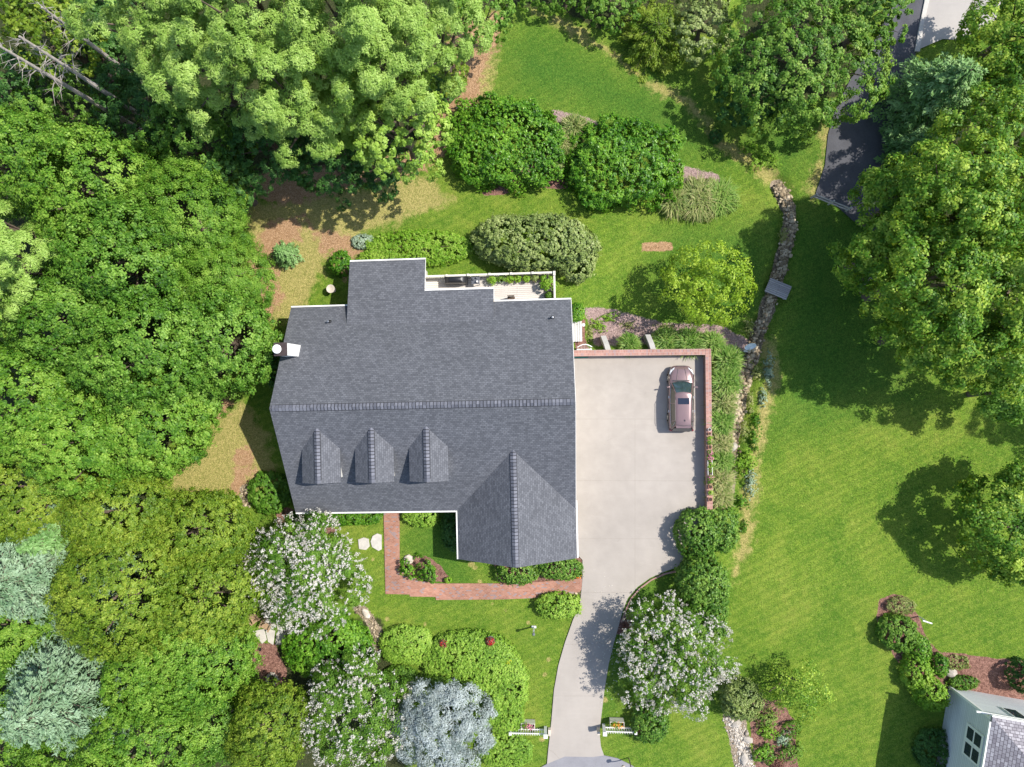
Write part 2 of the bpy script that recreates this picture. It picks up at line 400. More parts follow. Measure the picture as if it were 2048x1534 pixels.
dry = zone([sdf([(300, 960), (420, 860), (480, 800), (540, 870), (560, 960), (480, 1000), (380, 1010)]), sdf([(480, 400), (860, 350), (900, 400), (760, 460), (650, 520), (600, 640), (540, 640), (520, 500)]),
            pline([(1075, 20), (1150, 60), (1230, 110), (1290, 160), (1370, 200), (1430, 270)], 9), pline([(1440, 285), (1500, 320), (1560, 370)], 11), pline([(1530, 690), (1545, 760), (1520, 860), (1500, 960), (1492, 1080), (1470, 1150)], 13),
            sdf([(930, 120), (985, 60), (1000, 130), (975, 210), (935, 200)]), pline([(1655, 240), (1640, 330), (1625, 400)], 10)], 26)
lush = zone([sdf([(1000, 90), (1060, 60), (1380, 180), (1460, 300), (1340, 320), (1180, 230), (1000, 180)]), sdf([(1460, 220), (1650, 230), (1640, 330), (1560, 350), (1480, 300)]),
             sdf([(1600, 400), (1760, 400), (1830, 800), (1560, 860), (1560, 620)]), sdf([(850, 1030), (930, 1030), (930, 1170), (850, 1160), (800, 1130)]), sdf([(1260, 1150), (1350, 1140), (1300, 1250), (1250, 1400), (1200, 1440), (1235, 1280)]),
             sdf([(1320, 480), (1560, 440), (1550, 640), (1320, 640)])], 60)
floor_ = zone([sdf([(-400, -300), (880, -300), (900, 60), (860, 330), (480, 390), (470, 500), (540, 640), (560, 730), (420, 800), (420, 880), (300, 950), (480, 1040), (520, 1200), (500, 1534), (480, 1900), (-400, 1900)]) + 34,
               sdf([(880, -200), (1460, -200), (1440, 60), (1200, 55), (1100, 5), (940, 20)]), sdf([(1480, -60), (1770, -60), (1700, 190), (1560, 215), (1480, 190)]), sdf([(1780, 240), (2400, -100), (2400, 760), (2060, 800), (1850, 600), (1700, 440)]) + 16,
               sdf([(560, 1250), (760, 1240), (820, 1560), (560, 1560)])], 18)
mulch = zone([sdf([(1752, 1235), (1762, 1200), (1790, 1187), (1815, 1195), (1835, 1225), (1850, 1270), (1880, 1305), (1950, 1312), (2060, 1322), (2300, 1330), (2300, 1500), (2060, 1400), (1900, 1395), (1860, 1400), (1800, 1330), (1765, 1280)]),
              sdf([(1505, 1400), (1560, 1400), (1590, 1440), (1600, 1560), (1515, 1560), (1500, 1460)]), sdf([(505, 1285), (550, 1290), (575, 1340), (570, 1400), (530, 1400), (505, 1330)]),
              sdf([(797, 1128), (812, 1112), (850, 1112), (880, 1130), (905, 1162), (870, 1165), (830, 1156), (800, 1142)]), sdf([(545, 1010), (600, 1020), (680, 1066), (560, 1080)]) ,
              sdf([(1040, 330), (1070, 328), (1130, 350), (1140, 380), (1060, 372), (990, 392), (960, 388)]), sdf([(985, 1125), (1170, 1105), (1168, 1165), (1000, 1168)]),
              sdf([(1236, 1240), (1262, 1225), (1275, 1250), (1250, 1270), (1232, 1270)]), sdf([(1150, 640), (1170, 640), (1172, 690), (1190, 705), (1150, 705)])], 4, wobs)
pink = zone([sdf([(1168, 618), (1200, 612), (1330, 645), (1440, 650), (1500, 680), (1505, 700), (1470, 705), (1400, 680), (1300, 690), (1190, 690)]),
             sdf([(1100, 218), (1150, 228), (1205, 246), (1180, 275), (1110, 240)]), sdf([(1330, 300), (1370, 330), (1440, 350), (1440, 372), (1350, 366)]),
             ], 9, wobs)
stone = zone([pline(CREEK[3:], 14), sdf([(1448, 1432), (1490, 1440), (1510, 1560), (1478, 1560), (1462, 1480)]) - 3, sdf([(478, 965), (505, 975), (498, 1012), (478, 1010)]),
              sdf([(705, 1215), (730, 1212), (762, 1260), (760, 1310), (745, 1300), (735, 1255)]), pline([(1472, 860), (1458, 1000)], 10)], 7, wobs)
# shallow creek channel
cd = pline(CREEK[3:], 0); gz = gz - .28 * np.clip(1 - (cd / 26) ** 2, 0, 1)
cd0 = pline(CREEK[:4], 0); gz = gz - .15 * np.clip(1 - (cd0 / 18) ** 2, 0, 1)
rough_ = (floor_ > .3) | (dry > .3)
gz = gz + (fbm(gx, gy, .9, 5) - .5) * .05
nx, ny = len(xs), len(ys)
idx = np.arange(nx * ny).reshape(ny, nx)
Fq = np.stack([idx[:-1, :-1], idx[:-1, 1:], idx[1:, 1:], idx[1:, :-1]], -1).reshape(-1, 4)
gz = gz - .06
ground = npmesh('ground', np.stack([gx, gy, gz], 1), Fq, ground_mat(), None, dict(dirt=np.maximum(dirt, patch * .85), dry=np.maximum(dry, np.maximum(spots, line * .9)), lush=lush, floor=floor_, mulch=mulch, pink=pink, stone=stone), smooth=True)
tag(ground, kind='structure')

# ------------------------------------------------------------------ paving
def pxpoly(pts, z): return [U(u, v, z) for u, v in pts]
DRIVE = [(1148, 712), (1408, 712), (1412, 1028), (1372, 1075), (1366, 1118), (1358, 1133), (1330, 1143), (1300, 1156), (1275, 1174), (1256, 1196), (1246, 1220), (1238, 1250), (1228, 1285), (1217, 1330), (1209, 1380), (1203, 1430), (1199, 1465), (1202, 1494), (1208, 1511), (1185, 1514), (1130, 1513), (1108, 1522), (1094, 1528), (1096, 1505), (1103, 1440), (1108, 1380), (1117, 1330), (1130, 1285), (1146, 1240), (1160, 1208), (1165, 1160), (1165, 1120), (1150, 1105)]
b = MB(); b.prism(pxpoly(DRIVE, .03), -.25, .03); b.build('driveway', M['concrete'], weld=False)['kind'] = 'structure'
def strip(p, q, wd, z0, z1): # thin strip between two pixels
    a = Vector(U(*p, z1)); c = Vector(U(*q, z1)); d = (c - a).normalized(); nn = Vector((-d.y, d.x)) * wd / 2
    return [tuple(a + nn), tuple(c + nn), tuple(c - nn), tuple(a - nn)]
b = MB()
for p, q in [((1152, 961), (1408, 962)), ((1152, 1077), (1373, 1078)), ((1163, 1185), (1262, 1185)), ((1131, 1289), (1227, 1287)), ((1107, 1392), (1208, 1392)), ((1270, 838), (1270, 1178)), ((1150, 838), (1408, 838)), ((1406, 725), (1410, 1025))]:
    b.prism(strip(p, q, .022, 0, .034), .02, .034)
for a_, c_ in zip([(1096, 1498), (1106, 1504), (1114, 1512)], [(1106, 1504), (1114, 1512), (1119, 1518)]): b.prism(strip(a_, c_, .03, 0, .034), .02, .034)
b.build('driveway_joints', M['joint'], weld=False)['kind'] = 'structure'
b = MB(); rd = [(1083, 1534), (1094, 1528), (1108, 1522), (1130, 1513), (1160, 1510), (1208, 1511), (1235, 1517), (1262, 1530), (1285, 1545), (1330, 1600), (1400, 1900), (900, 1900), (1040, 1560)]
b.prism(pxpoly(rd, .012), -.3, .012); b.build('front_road', M['asphaltlight'], weld=False)['kind'] = 'structure'
PATH = [(767, 1020), (799, 1020), (799, 1110), (799, 1135), (808, 1146), (822, 1153), (845, 1162), (872, 1167), (1000, 1167), (1060, 1165), (1100, 1162), (1167, 1157), (1163, 1178), (1160, 1184), (1140, 1186), (1075, 1196), (1000, 1199), (872, 1200), (871, 1194), (820, 1193), (819, 1189), (771, 1188)]
pp = pxpoly(PATH, .015)
b = MB(); b.prism(pp, -.25, .015); b.build('brick_path', M['pathbrick'], weld=False)['kind'] = 'structure'
LANE = [(1812, -60), (1870, -60), (1858, 0), (1832, 106), (1815, 150), (1790, 230), (1778, 300), (1764, 340), (1760, 470), (1705, 440), (1672, 410), (1630, 392), (1636, 372), (1650, 330), (1656, 270), (1668, 225), (1700, 160), (1745, 90), (1790, 0)]
def gprism(pts, up, name, mat):
    P3 = [UG(u, v) for u, v in pts]; zz = max(p[2] for p in P3) + up
    b = MB(); b.prism([(p[0], p[1]) for p in P3], zz - .5, zz); o = b.build(name, mat, weld=False); o['kind'] = 'structure'; return o
gprism(LANE, .02, 'back_road', M['asphalt'])
gprism([(1860, -80), (2040, -80), (1990, 40), (1920, 80), (1885, 78), (1834, 100), (1858, 0)], .045, 'concrete_apron', M['oldconcrete'])
P3 = [UG(u, v) for u, v in [(1850, -80), (1866, -80), (1857, 2), (1846, 50), (1838, 104), (1828, 104), (1838, 50), (1848, 2)]]
b = MB(); b.prism([(p[0], p[1]) for p in P3], -1.6, -1.02); b.build('kerb', M['curb'])['kind'] = 'structure'
# brick edging along the drive curve
b = MB(); cur = [(1352, 1143), (1330, 1148), (1303, 1160), (1280, 1177), (1262, 1198), (1251, 1222), (1243, 1245)]
for i in range(len(cur) - 1): b.prism(strip(cur[i], cur[i + 1], .11, 0, .06), -.1, .06)
tag(b.build('edging', M['wallbrick'], weld=False), 'curved brick edging strip along the driveway bend beside the lawn', 'edging')

# ------------------------------------------------------------------ HOUSE
ZR, ZE = 7.3, 3.0; YF, YB = -7.85, 7.3; XL = -20.65
SF = (ZR - ZE) / -YF; SB = (ZR - ZE) / YB
zf = lambda y: ZR + SF * y
zb = lambda y: ZR - SB * y
house = thing('house', 'large house with dark grey shingle roof and three front dormers beside the driveway', 'house', (*HO, 0), HROT)
vF = Vector((0, -1, -SF)).normalized(); vB = Vector((0, 1, -SB)).normalized()
TH = .14
b = MB()
b.slab([(XL, YF, ZE), (0, YF, ZE), (0, 0, ZR), (XL, 0, ZR)], TH, (XL, 0, ZR), (1, 0, 0), vF)
b.slab([(XL, 0, ZR), (0, 0, ZR), (0, YB, ZE), (XL, YB, ZE)], TH, (XL, 0, ZR), (1, 0, 0), vB)
# lower rear pitch
y0 = 5.85; z0 = zb(y0) + .006; ze = 2.7; sE = (z0 - ze) / (10.6 - y0); zx = lambda y: z0 - sE * (y - y0)
vE = Vector((0, 1, -sE)).normalized()
b.slab([(-16.25, y0, z0), (-5.58, y0, z0), (-5.58, 8.2, zx(8.2)), (-10.63, 8.2, zx(8.2)), (-10.63, 10.6, ze), (-16.25, 10.6, ze)], TH, (-20.65, y0, z0), (1, 0, 0), vE)
roof = b.build('roof', M['shingle'], house, weld=False)
# garage wing
WX0, WX1, WY, ZW = -8.6, -.0, -11.4, 5.5; WC = (WX0 + WX1) / 2; wm = -(ZR - ZW) / SF
sw = (ZW - ZE) / (WC - WX0); vWl = Vector((-1, 0, -sw)).normalized(); vWr = Vector((1, 0, -sw)).normalized()
e = .008
b = MB()
b.slab([(WX0, WY, ZE + e), (WC, WY, ZW + e), (WC, wm, ZW + e), (WX0, YF, ZE + e)], TH, (WC, 0, ZW), (0, 1, 0), vWl)
b.slab([(WC, WY, ZW + e), (WX1, WY, ZE + e), (WX1, YF, ZE + e), (WC, wm, ZW + e)], TH, (WC, 0, ZW), (0, 1, 0), vWr)
b.build('wing_roof', M['shingle'], house, weld=False)
def ridge_cap(p0, p1, sl, parent, wd=.21, up=.035, vent=True):
    """overlapping caps over a ridge running p0 -> p1, side slope sl"""
    b = MB(); p0 = Vector(p0); p1 = Vector(p1); d = (p1 - p0).normalized(); s = Vector((-d.y, d.x, 0)); Ln = (p1 - p0).length
    n = max(1, int(Ln / .24))
    for i in range(n):
        a = p0 + d * (Ln * i / n); c = p0 + d * (Ln * (i + 1) / n) 
        for sg in (1, -1):
            o1 = s * sg * wd - Vector((0, 0, wd * sl)); h0 = Vector((0, 0, up)); h1 = Vector((0, 0, up + .015))
            q = [a + h1, c + h0, c + o1 + h0, a + o1 + h1]
            if sg < 0: q = q
            else: q = q[::-1]
            uu = Ln * i / n; b.face(q, [(uu + .01, .1 + sg), (uu + .23, .1 + sg), (uu + .23, .4 + sg), (uu + .01, .4 + sg)] if sg < 0 else [(uu + .01, .4 + sg), (uu + .23, .4 + sg), (uu + .23, .1 + sg), (uu + .01, .1 + sg)])
            b.face([a + h1, a + o1 + h1, a + o1 + h1 - Vector((0, 0, .03)), a + h1 - Vector((0, 0, .03))])
    o = b.build('ridge_cap', M['ridge'], parent, weld=False)
    if vent:
        b = MB()
        for sg in (1, -1):
            c = (p0 + p1) / 2 + s * sg * (wd + .012) + Vector((0, 0, up / 2 - (wd + .012) * sl)); b.box(c, (Ln - .5 if Ln > 2 else Ln, .025, up + .02), math.atan2(d.y, d.x))
        b.build('ridge_vent', M['ridge_vent'], o, weld=False)
    return o
ridge_cap((XL + .15, 0, ZR), (-.1, 0, ZR), SF, house, vent=True)
ridge_cap((WC, WY + .05, ZW), (WC, wm, ZW), sw, house)
# walls
b = MB(); wz = -1.3
def wallbox(x0, x1, y0_, y1, zt): b.box(((x0 + x1) / 2, (y0_ + y1) / 2, (wz + zt) / 2), (x1 - x0, y1 - y0_, zt - wz))
wallbox(-20.3, -.35, -7.4, 6.85, 2.95)
wallbox(-15.9, -10.95, 6.85, 10.15, 2.72); wallbox(-10.95, -5.9, 6.85, 7.75, 3.0); wallbox(-8.2, -.37, -10.9, -7.4, 2.9)
for x in (-20.3, -.35 - .12):   # gable triangles
    b.prism([(0, 0), (1, 0), (1, 1)], 0, 0.001) if False else None
    for xx, nn in ((x, 0), (x + .12, 1)):
        q = [(xx, -7.4, 2.95), (xx, 6.85, 2.95), (xx, 0, ZR - .2)]; b.face(q if nn else q[::-1])
q = [(-8.2, -10.9, 2.9), (-.37, -10.9, 2.9), (WC, -10.9, ZW - .2)]; b.face(q)
wall = b.build('wall', M['siding'], house, weld=False)
# gutters / fascia
def trim(name, segs, wd=.1, h=.12):
    b = MB()
    for (x0, y0_, x1, y1, z) in segs:
        L = math.hypot(x1 - x0, y1 - y0_); b.box(((x0 + x1) / 2, (y0_ + y1) / 2, z), (L, wd, h), math.atan2(y1 - y0_, x1 - x0))
    return b.build(name, M['white'], house, weld=False)
trim('gutter', [(XL, YF - .07, WX0 - .14, YF - .07, ZE - .09)])
trim('gutter', [(WX0 - .07, WY, WX0 - .07, YF - .02, ZE - .09)])
trim('gutter', [(.07, WY, .07, YF + .6, ZE - .09)])
trim('gutter', [(XL, YB + .07, -16.25, YB + .07, ZE - .09)])
trim('gutter', [(-16.25, 10.67, -10.6, 10.67, ze - .09)])
trim('gutter', [(-10.6, 8.27, -5.55, 8.27, zx(8.2) - .09)])
trim('gutter', [(-5.55, YB + .07, .02, YB + .07, ZE - .09)])
def rake(p, q, wd=.022):
    p = Vector(p); q = Vector(q); b = MB(); b.tube([p, q], wd, 4); b.build('rake_board', M['white'], house, weld=False)
for x in (XL - .015, .02):
    rake((x, YF, ZE - .1), (x, 0, ZR - .1)); rake((x, 0, ZR - .1), (x, YB, ZE - .1))
rake((WX0, WY - .01, ZE - .11), (WC, WY - .01, ZW - .11)); rake((WC, WY - .01, ZW - .11), (WX1, WY - .01, ZE - .11))
rake((-10.6, 8.4, zx(8.4) - .1), (-10.6, 10.6, ze - .1)); rake((-5.56, 7.45, zx(7.45) - .1), (-5.56, 8.2, zx(8.2) - .1))
# dormers
for k, xd in enumerate((-17.72, -13.95, -10.15)):
    b = MB(); hw = 1.36; zr_, ze_ = 6.5, 5.68; yt = (zr_ - ZR) / SF; ye = (ze_ - ZR) / SF; yf = -5.3; sdm = (zr_ - ze_) / hw
    b.slab([(xd - hw, yf, ze_), (xd, yf, zr_), (xd, yt, zr_), (xd - hw, ye, ze_)], .1, (xd, 0, zr_), (0, 1, 0), Vector((-1, 0, -sdm)).normalized())
    b.slab([(xd, yf, zr_), (xd + hw, yf, ze_), (xd + hw, ye, ze_), (xd, yt, zr_)], .1, (xd, 0, zr_), (0, 1, 0), Vector((1, 0, -sdm)).normalized())
    d = b.build('dormer', M['shingle'], house, weld=False)
    ridge_cap((xd, yf + .03, zr_), (xd, yt - .02, zr_), sdm, d, .2)
    b = MB(); y1 = yf + .25; hw2 = hw - .2; zz = zf(y1)
    P = [(xd - hw2, y1, zz - .1), (xd + hw2, y1, zz - .1), (xd + hw2, y1, ze_ - .02), (xd, y1, zr_ - .12), (xd - hw2, y1, ze_ - .02)]
    b.face(P)
    for sx in (-1, 1):
        q = [(xd + sx * hw2, y1, zz - .1), (xd + sx * hw2, -2.7, 5.72), (xd + sx * hw2, y1, ze_ - .02)]; b.face(q)
    b.build('dormer_wall', M['siding'], d, weld=False)
    b = MB(); b.box((xd, y1 - .03, 5.3), (1.0, .06, 1.25)); f = b.build('window', M['white'], d)
    b = MB(); b.box((xd, y1 - .07, 5.3), (.84, .03, 1.1)); b.build('pane', M['glass'], f)
# windows and doors on walls
def window(x, y, z, wd, h, ax, sg=1):
    b = MB(); b.box((x, y, z), (wd, .1, h) if ax == 'y' else (.1, wd, h)); f = b.build('window', M['white'], house)
    b = MB(); o = .04 * sg
    for q in (-1, 1):
        if ax == 'y': b.box((x + q * wd * .23, y + o, z), (wd * .4, .06, h * .84))
        else: b.box((x + o, y + q * wd * .23, z), (.06, wd * .4, h * .84))
    b.build('pane', M['glass'], f, weld=False)
for x in (-19, -16.5, -10.2): window(x, -7.43, 1.7, 1.2, 1.5, 'y', -1)
for y in (-4.5, 4.5): window(-20.33, y, 1.7, 1.1, 1.4, 'x', -1)
window(-20.33, -1.2, 5, 1.0, 1.2, 'x', -1); window(-.31, 0, 4.9, 1.0, 1.2, 'x', 1); window(WC, -10.93, 1.6, 2.0, 1.5, 'y', -1)
b = MB(); b.box((-13.2, -7.45, 1.1), (1.05, .12, 2.1)); dr = b.build('front_door', plain('red_door', (.25, .03, .03), .4), house)
b = MB(); b.lathe((-12.8, -7.56, 1.05), [(.03, -.03), (.04, 0), (.03, .03)], 8); b.build('handle', M['steel'], dr)
for y in (-8.6, -4.6, -.8):
    b = MB(); b.box((-.3, y, 1.15), (.12, 2.9, 2.25))
    g = b.build('garage_door', M['cream'], house)
    b = MB()
    for zz in (.6, 1.15, 1.7): b.box((-.23, y, zz), (.03, 2.8, .03))
    b.build('panel_groove', M['joint'], g, weld=False)
# chimney
b = MB(); cx, cy = -19.75, 3.98
b.box((cx, cy, 2.9), (.82, .84, 8.9)); ch = b.build('chimney', M['white'], house, bevel=.015)
b = MB(); b.box((cx, cy, 7.40), (.9, .92, .1), taper=.97); b.build('chimney_cap', plain('rusty_dark_metal', (.055, .04, .04), .6, var=.4, scale=6), ch)
b = MB(); b.lathe((cx - .1, cy, 7.45), [(.13, 0), (.13, .3), (.16, .31)], 16); b.build('flue_pipe', M['steel'], ch, smooth=True)
b = MB(); b.lathe((cx - .1, cy, 7.78), [(.3, -.03), (.31, 0), (.29, .04), (.12, .1), (.02, .11)], 24); b.build('flue_cap', M['white'], ch, smooth=True)
for x, y in ((-17.54, 6.1), (-1.37, 5.94)):
    z = zb(y); b = MB(); b.lathe((x, y, z), [(.16, -.05), (.12, .06), (.06, .1), (.055, .38)], 12); v = b.build('roof_vent_pipe', M['black'], house, smooth=True)
    b = MB(); b.lathe((x, y, z + .36), [(.07, 0), (.075, .05), (.03, .06)], 12); b.build('pipe_top', M['steel'], v, smooth=True)

# ------------------------------------------------------------------ deck
dk = thing('deck', 'beige board deck with white baluster railing behind the house', 'deck', (*HO, 0), HROT)
DZ = .5
b = MB(); b.prism([(-10.95, 7.0), (-1.1, 7.0), (-1.1, 9.6), (-10.95, 9.6)], DZ - .2, DZ); b.build('deck_floor', M['deck'], dk, weld=False)
def railing(x0, y0_, x1, y1, z, parent, nposts=4, h=.95):
    L = math.hypot(x1 - x0, y1 - y0_); a = math.atan2(y1 - y0_, x1 - x0); c = ((x0 + x1) / 2, (y0_ + y1) / 2)
    b = MB(); b.box((*c, z + h), (L, .14, .05), a); b.box((*c, z + .1), (L, .06, .08), a); b.build('top_rail', M['cream'], parent, weld=False)
    b = MB(); n = int(L / .14)
    for i in range(n): t = (i + .5) / n; b.box((x0 + (x1 - x0) * t, y0_ + (y1 - y0_) * t, z + h / 2), (.045, .045, h - .05), a)
    b.build('balusters', M['cream'], parent, weld=False)
    for i in range(nposts + 1):
        t = i / nposts; b = MB(); x, y = x0 + (x1 - x0) * t, y0_ + (y1 - y0_) * t
        b.box((x, y, (z - 1.6 + z + h + .1) / 2), (.13, .13, h + 1.7), a); b.box((x, y, z + h + .11), (.19, .19, .06), a, .8); b.build('post', M['cream'], parent, weld=False)
railing(-10.85, 9.55, -1.15, 9.55, DZ, dk, 6)
railing(-1.15, 9.4, -1.15, 7.35, DZ, dk, 1)
# side landing
sb = thing('side_landing', 'small white board landing with steps against the right side of the house', 'steps', (*HO, 0), HROT)
b = MB()
for i in range(6): b.box((-.1 + .175 * i, 5.2, .25), (.15, 1.6, .05))
b.build('landing_board', M['landing'], sb, weld=False)
b = MB(); b.box((.35, 5.2, .1), (1.05, 1.5, .25)); b.box((.35, 5.2, -.6), (.9, 1.3, 1.2)); b.build('landing_frame', M['cream'], sb)
b = MB(); b.box((.28, 6.12, .75), (.75, .09, .06)); b.box((.6, 6.12, .1), (.09, .09, 1.3)); b.box((.1, 6.12, .1), (.09, .09, 1.3)); b.build('handrail', M['white'], sb, weld=False)

def pot(name, label, x, y, z, r, h, mat, plantmat=None, group=None, cat='pot', seed=1, spread=1.4, flower=None, rx=None):
    t = thing(name, label, cat, (x, y, z), 0, group)
    b = MB(); b.lathe((0, 0, 0), [(r * .7, 0), (r * .95, h * .85), (r * 1.05, h * .87), (r * 1.05, h), (r * .9, h), (r * .88, h * .9)], 18)
    b.build('pot_body', mat, t, smooth=True)
    b = MB(); b.lathe((0, 0, h * .85), [(r * .85, 0), (r * .85, .03)], 14); b.build('soil', M['soil'], t)
    if plantmat:
        rng = np.random.default_rng(seed); foliage_ball('leaves', (0, 0, h + r * .4 * spread), (r * spread, r * spread, r * spread * .7), plantmat, t, rng, L=.14, W=.07, cover=4)
    if flower:
        rng = np.random.default_rng(seed + 5); foliage_ball('flowers', (0, 0, h + r * .55 * spread), (r * spread * .8, r * spread * .8, r * spread * .6), flower, t, rng, L=.09, W=.08, cover=2.2)
    return t

# ------------------------------------------------------------------ foliage generators
def unit(a): return a / np.maximum(np.linalg.norm(a, axis=-1, keepdims=True), 1e-9)
def leaves(name, P, N, A, L, Wd, mat, parent, rng, rnd=None, fold=.15):
    n = len(P); N = unit(N); A = unit(A - (A * N).sum(1, keepdims=True) * N); B = np.cross(N, A)
    L = (L * rng.uniform(.7, 1.3, n))[:, None]; Wd = (Wd * rng.uniform(.7, 1.3, n))[:, None]
    V = np.stack([P - A * L * .5, P + B * Wd * .5 + N * Wd * fold, P + A * L * .5, P - B * Wd * .5 + N * Wd * fold], 1).reshape(-1, 3)
    if rnd is None: rnd = rng.random(n)
    return npmesh(name, V, np.arange(4 * n).reshape(-1, 4), mat, parent, dict(rnd=np.repeat(rnd, 4)))
def fib(n, zmin=-1.0):
    i = np.arange(n) + .5; z = 1 - (1 - zmin) * i / n; ph = i * 2.39996323; r = np.sqrt(np.maximum(0, 1 - z * z))
    return np.stack([r * np.cos(ph), r * np.sin(ph), z], 1)
def blob(C, RR, rng, nl, lr, nsub, sr, n, zmin=-.35, irr=.22, up=.5, flat=.8, cull=True):
    """two-level clumps: lobes over an ellipsoid, twigs over lobes, leaves over twigs"""
    C = np.array(C, float); RR = np.array(RR, float); rm = (RR[0] + RR[1]) / 2
    D = unit(fib(nl, zmin) + rng.normal(0, .16, (nl, 3)))
    rad = lr * rm * rng.uniform(.72, 1.3, nl)
    k = (1 + rng.normal(0, irr, nl)).clip(.5, 1.3) 
    LC = C + D * np.maximum(RR - rad[:, None] * .85, RR * .12) * k[:, None].clip(.5, 1.18)
    nc = max(3, nl // 4); Dc = unit(fib(nc, .1) + rng.normal(0, .2, (nc, 3)))
    D = np.concatenate([D, Dc]); rc = lr * rm * rng.uniform(1.0, 1.4, nc); rad = np.concatenate([rad, rc])
    LC = np.concatenate([LC, C + Dc * RR * rng.uniform(.3, .68, (nc, 1))]); nl += nc
    wts = rad ** 2; wts /= wts.sum()
    ns = nl * nsub; li = np.repeat(np.arange(nl), nsub)
    sdv = unit(unit(rng.normal(0, 1, (ns, 3))) + D[li] * .75 + np.array([0, 0, .25]))
    SCn = LC[li] + sdv * rad[li][:, None] * rng.uniform(.72, 1.08, ns)[:, None] * np.array([1, 1, flat])
    pick = rng.choice(nl, n, p=wts) * nsub + rng.integers(0, nsub, n)
    d = unit(unit(rng.normal(0, 1, (n, 3))) + sdv[pick] * .55)
    P = SCn[pick] + d * (sr * rng.uniform(.35, 1.1, n))[:, None] * np.array([1, 1, .75])
    keep = np.ones(n, bool)
    if cull:
        for j in range(nl):
            q = ((P - LC[j]) / np.array([1, 1, flat])); inside = (q * q).sum(1) < (rad[j] * .72) ** 2
            keep &= ~(inside & (pick // nsub != j))
    P = P[keep]; d = d[keep]; pk = pick[keep]
    N = d * .7 + sdv[pk] * .55 + D[pk // nsub] * .25 + np.array([0, 0, up]) + rng.normal(0, .33, P.shape)
    twig = rng.random(ns)[pk]
    rnd = np.clip(.55 * rng.random(len(P)) + .45 * twig, 0, 1)
    return P, N, d, rnd, LC, rad
def foliage_ball(name, C, RR, mat, parent, rng, L=.2, W=.13, cover=5, nl=None, lr=.36, nsub=10, sr=None, zmin=-.35, irr=.15, up=.5, thin=False, flat=.8):
    RR = np.array(RR, float); area = PI * RR[0] * RR[1]
    n = max(60, int(cover * area / (.5 * L * W))); nl = nl or max(8, int(14 * (RR[0] * RR[1]) ** .25))
    sr = sr or max(.12, lr * (RR[0] + RR[1]) / 2 * .25)
    P, N, d, rnd, LC, rad = blob(C, RR, rng, nl, lr, nsub, sr, n, zmin, irr, up, flat)
    A = d + rng.normal(0, .5, d.shape) if thin else rng.normal(0, 1, d.shape)
    o = leaves(name, P, N, A, L, W, mat, parent, rng, rnd)
    return o, LC, rad
def dome(C, RR, rng, n, sr, amp=.05, p=2.5, up=.5, zlow=-.25, bumps=.12):
    """a full, clipped-looking mound: twigs over a lumpy superellipsoid, leaves over twigs"""
    C = np.array(C, float); RR = np.array(RR, float)
    def surf(D):
        k = (np.abs(D) ** p).sum(1) ** (-1 / p)
        w = amp * (np.sin(D @ ph1 * 2.2 + 1.3) + .7 * np.sin(D @ ph2 * 4.1) + .6 * np.sin(D @ ph3 * 6.7 + 2))
        return D * (k * (1 + w))[:, None] * RR
    ph1, ph2, ph3 = rng.normal(0, 1.3, (3, 3))
    area = PI * RR[0] * RR[1] * 1.5; ns = max(20, int(area / (sr * sr) * 1.3))
    z = rng.uniform(zlow, 1, ns); ph = rng.uniform(0, 2 * PI, ns); q = np.sqrt(1 - z * z)
    D = np.stack([q * np.cos(ph), q * np.sin(ph), z], 1)
    Sn = unit(D / RR * RR.min()); S = surf(D) * (1 - bumps * rng.random(ns))[:, None]
    pick = rng.integers(0, ns, n); d = unit(unit(rng.normal(0, 1, (n, 3))) + Sn[pick] * .7)
    P = C + S[pick] + d * (sr * rng.uniform(.2, 1.0, n))[:, None]
    N = d * .7 + Sn[pick] * .6 + np.array([0, 0, up]) + rng.normal(0, .35, P.shape)
    rnd = np.clip(.55 * rng.random(n) + .45 * rng.random(ns)[pick], 0, 1)
    keep = P[:, 2] > -.05
    return P[keep], N[keep], d[keep], rnd[keep], C + S
def trunk_mb(base, top, r0, rng, limbs=(), lean=.15, nseg=5):
    b = MB(); base = Vector(base); top = Vector(top); pts = []; rr = []
    for i in range(nseg + 1):
        t = i / nseg; p = base.lerp(top, t); k = math.sin(t * PI) * lean
        pts.append(p + Vector((rng.normal(0, .5) * k, rng.normal(0, .5) * k, 0))); rr.append(r0 * (1 - .72 * t) * (1.25 if i == 0 else 1))
    b.tube(pts, rr, 8)
    for q in limbs:
        q = Vector(q); t = rng.uniform(.35, .85); i = min(nseg - 1, int(t * nseg)); s = pts[i].lerp(pts[i + 1], t * nseg - i)
        m1 = s.lerp(q, .5) + Vector((0, 0, (q - s).length * .08)); r = r0 * .42 * (1 - .5 * t); b.tube([s, m1, q], [r, r * .6, r * .22], 5)
    return b

LM = {}
LM['pine'] = leafm('pine_needles', (0.09, 0.19, 0.025), (0.25, 0.4, 0.07), (0.45, 0.6, 0.16), trans=.25)
LM['pineyellow'] = leafm('yellow_green_pine', (0.09, 0.2, 0.02), (0.26, 0.42, 0.055), (0.45, 0.6, 0.13), trans=.28)
LM['broad'] = leafm('mid_green_leaves', (0.015, 0.065, 0.006), (0.09, 0.215, 0.018), (0.29, 0.47, 0.08), trans=.3)
LM['bright'] = leafm('bright_green_leaves', (0.02, 0.085, 0.008), (0.12, 0.265, 0.022), (0.34, 0.51, 0.08), trans=.34)
LM['olive'] = leafm('olive_yellow_leaves', (0.03, 0.09, 0.008), (0.14, 0.24, 0.018), (0.36, 0.45, 0.06), trans=.34)
LM['dark'] = leafm('dark_green_leaves', (0.01, 0.045, 0.012), (0.045, 0.13, 0.022), (0.12, 0.25, 0.05), trans=.25)
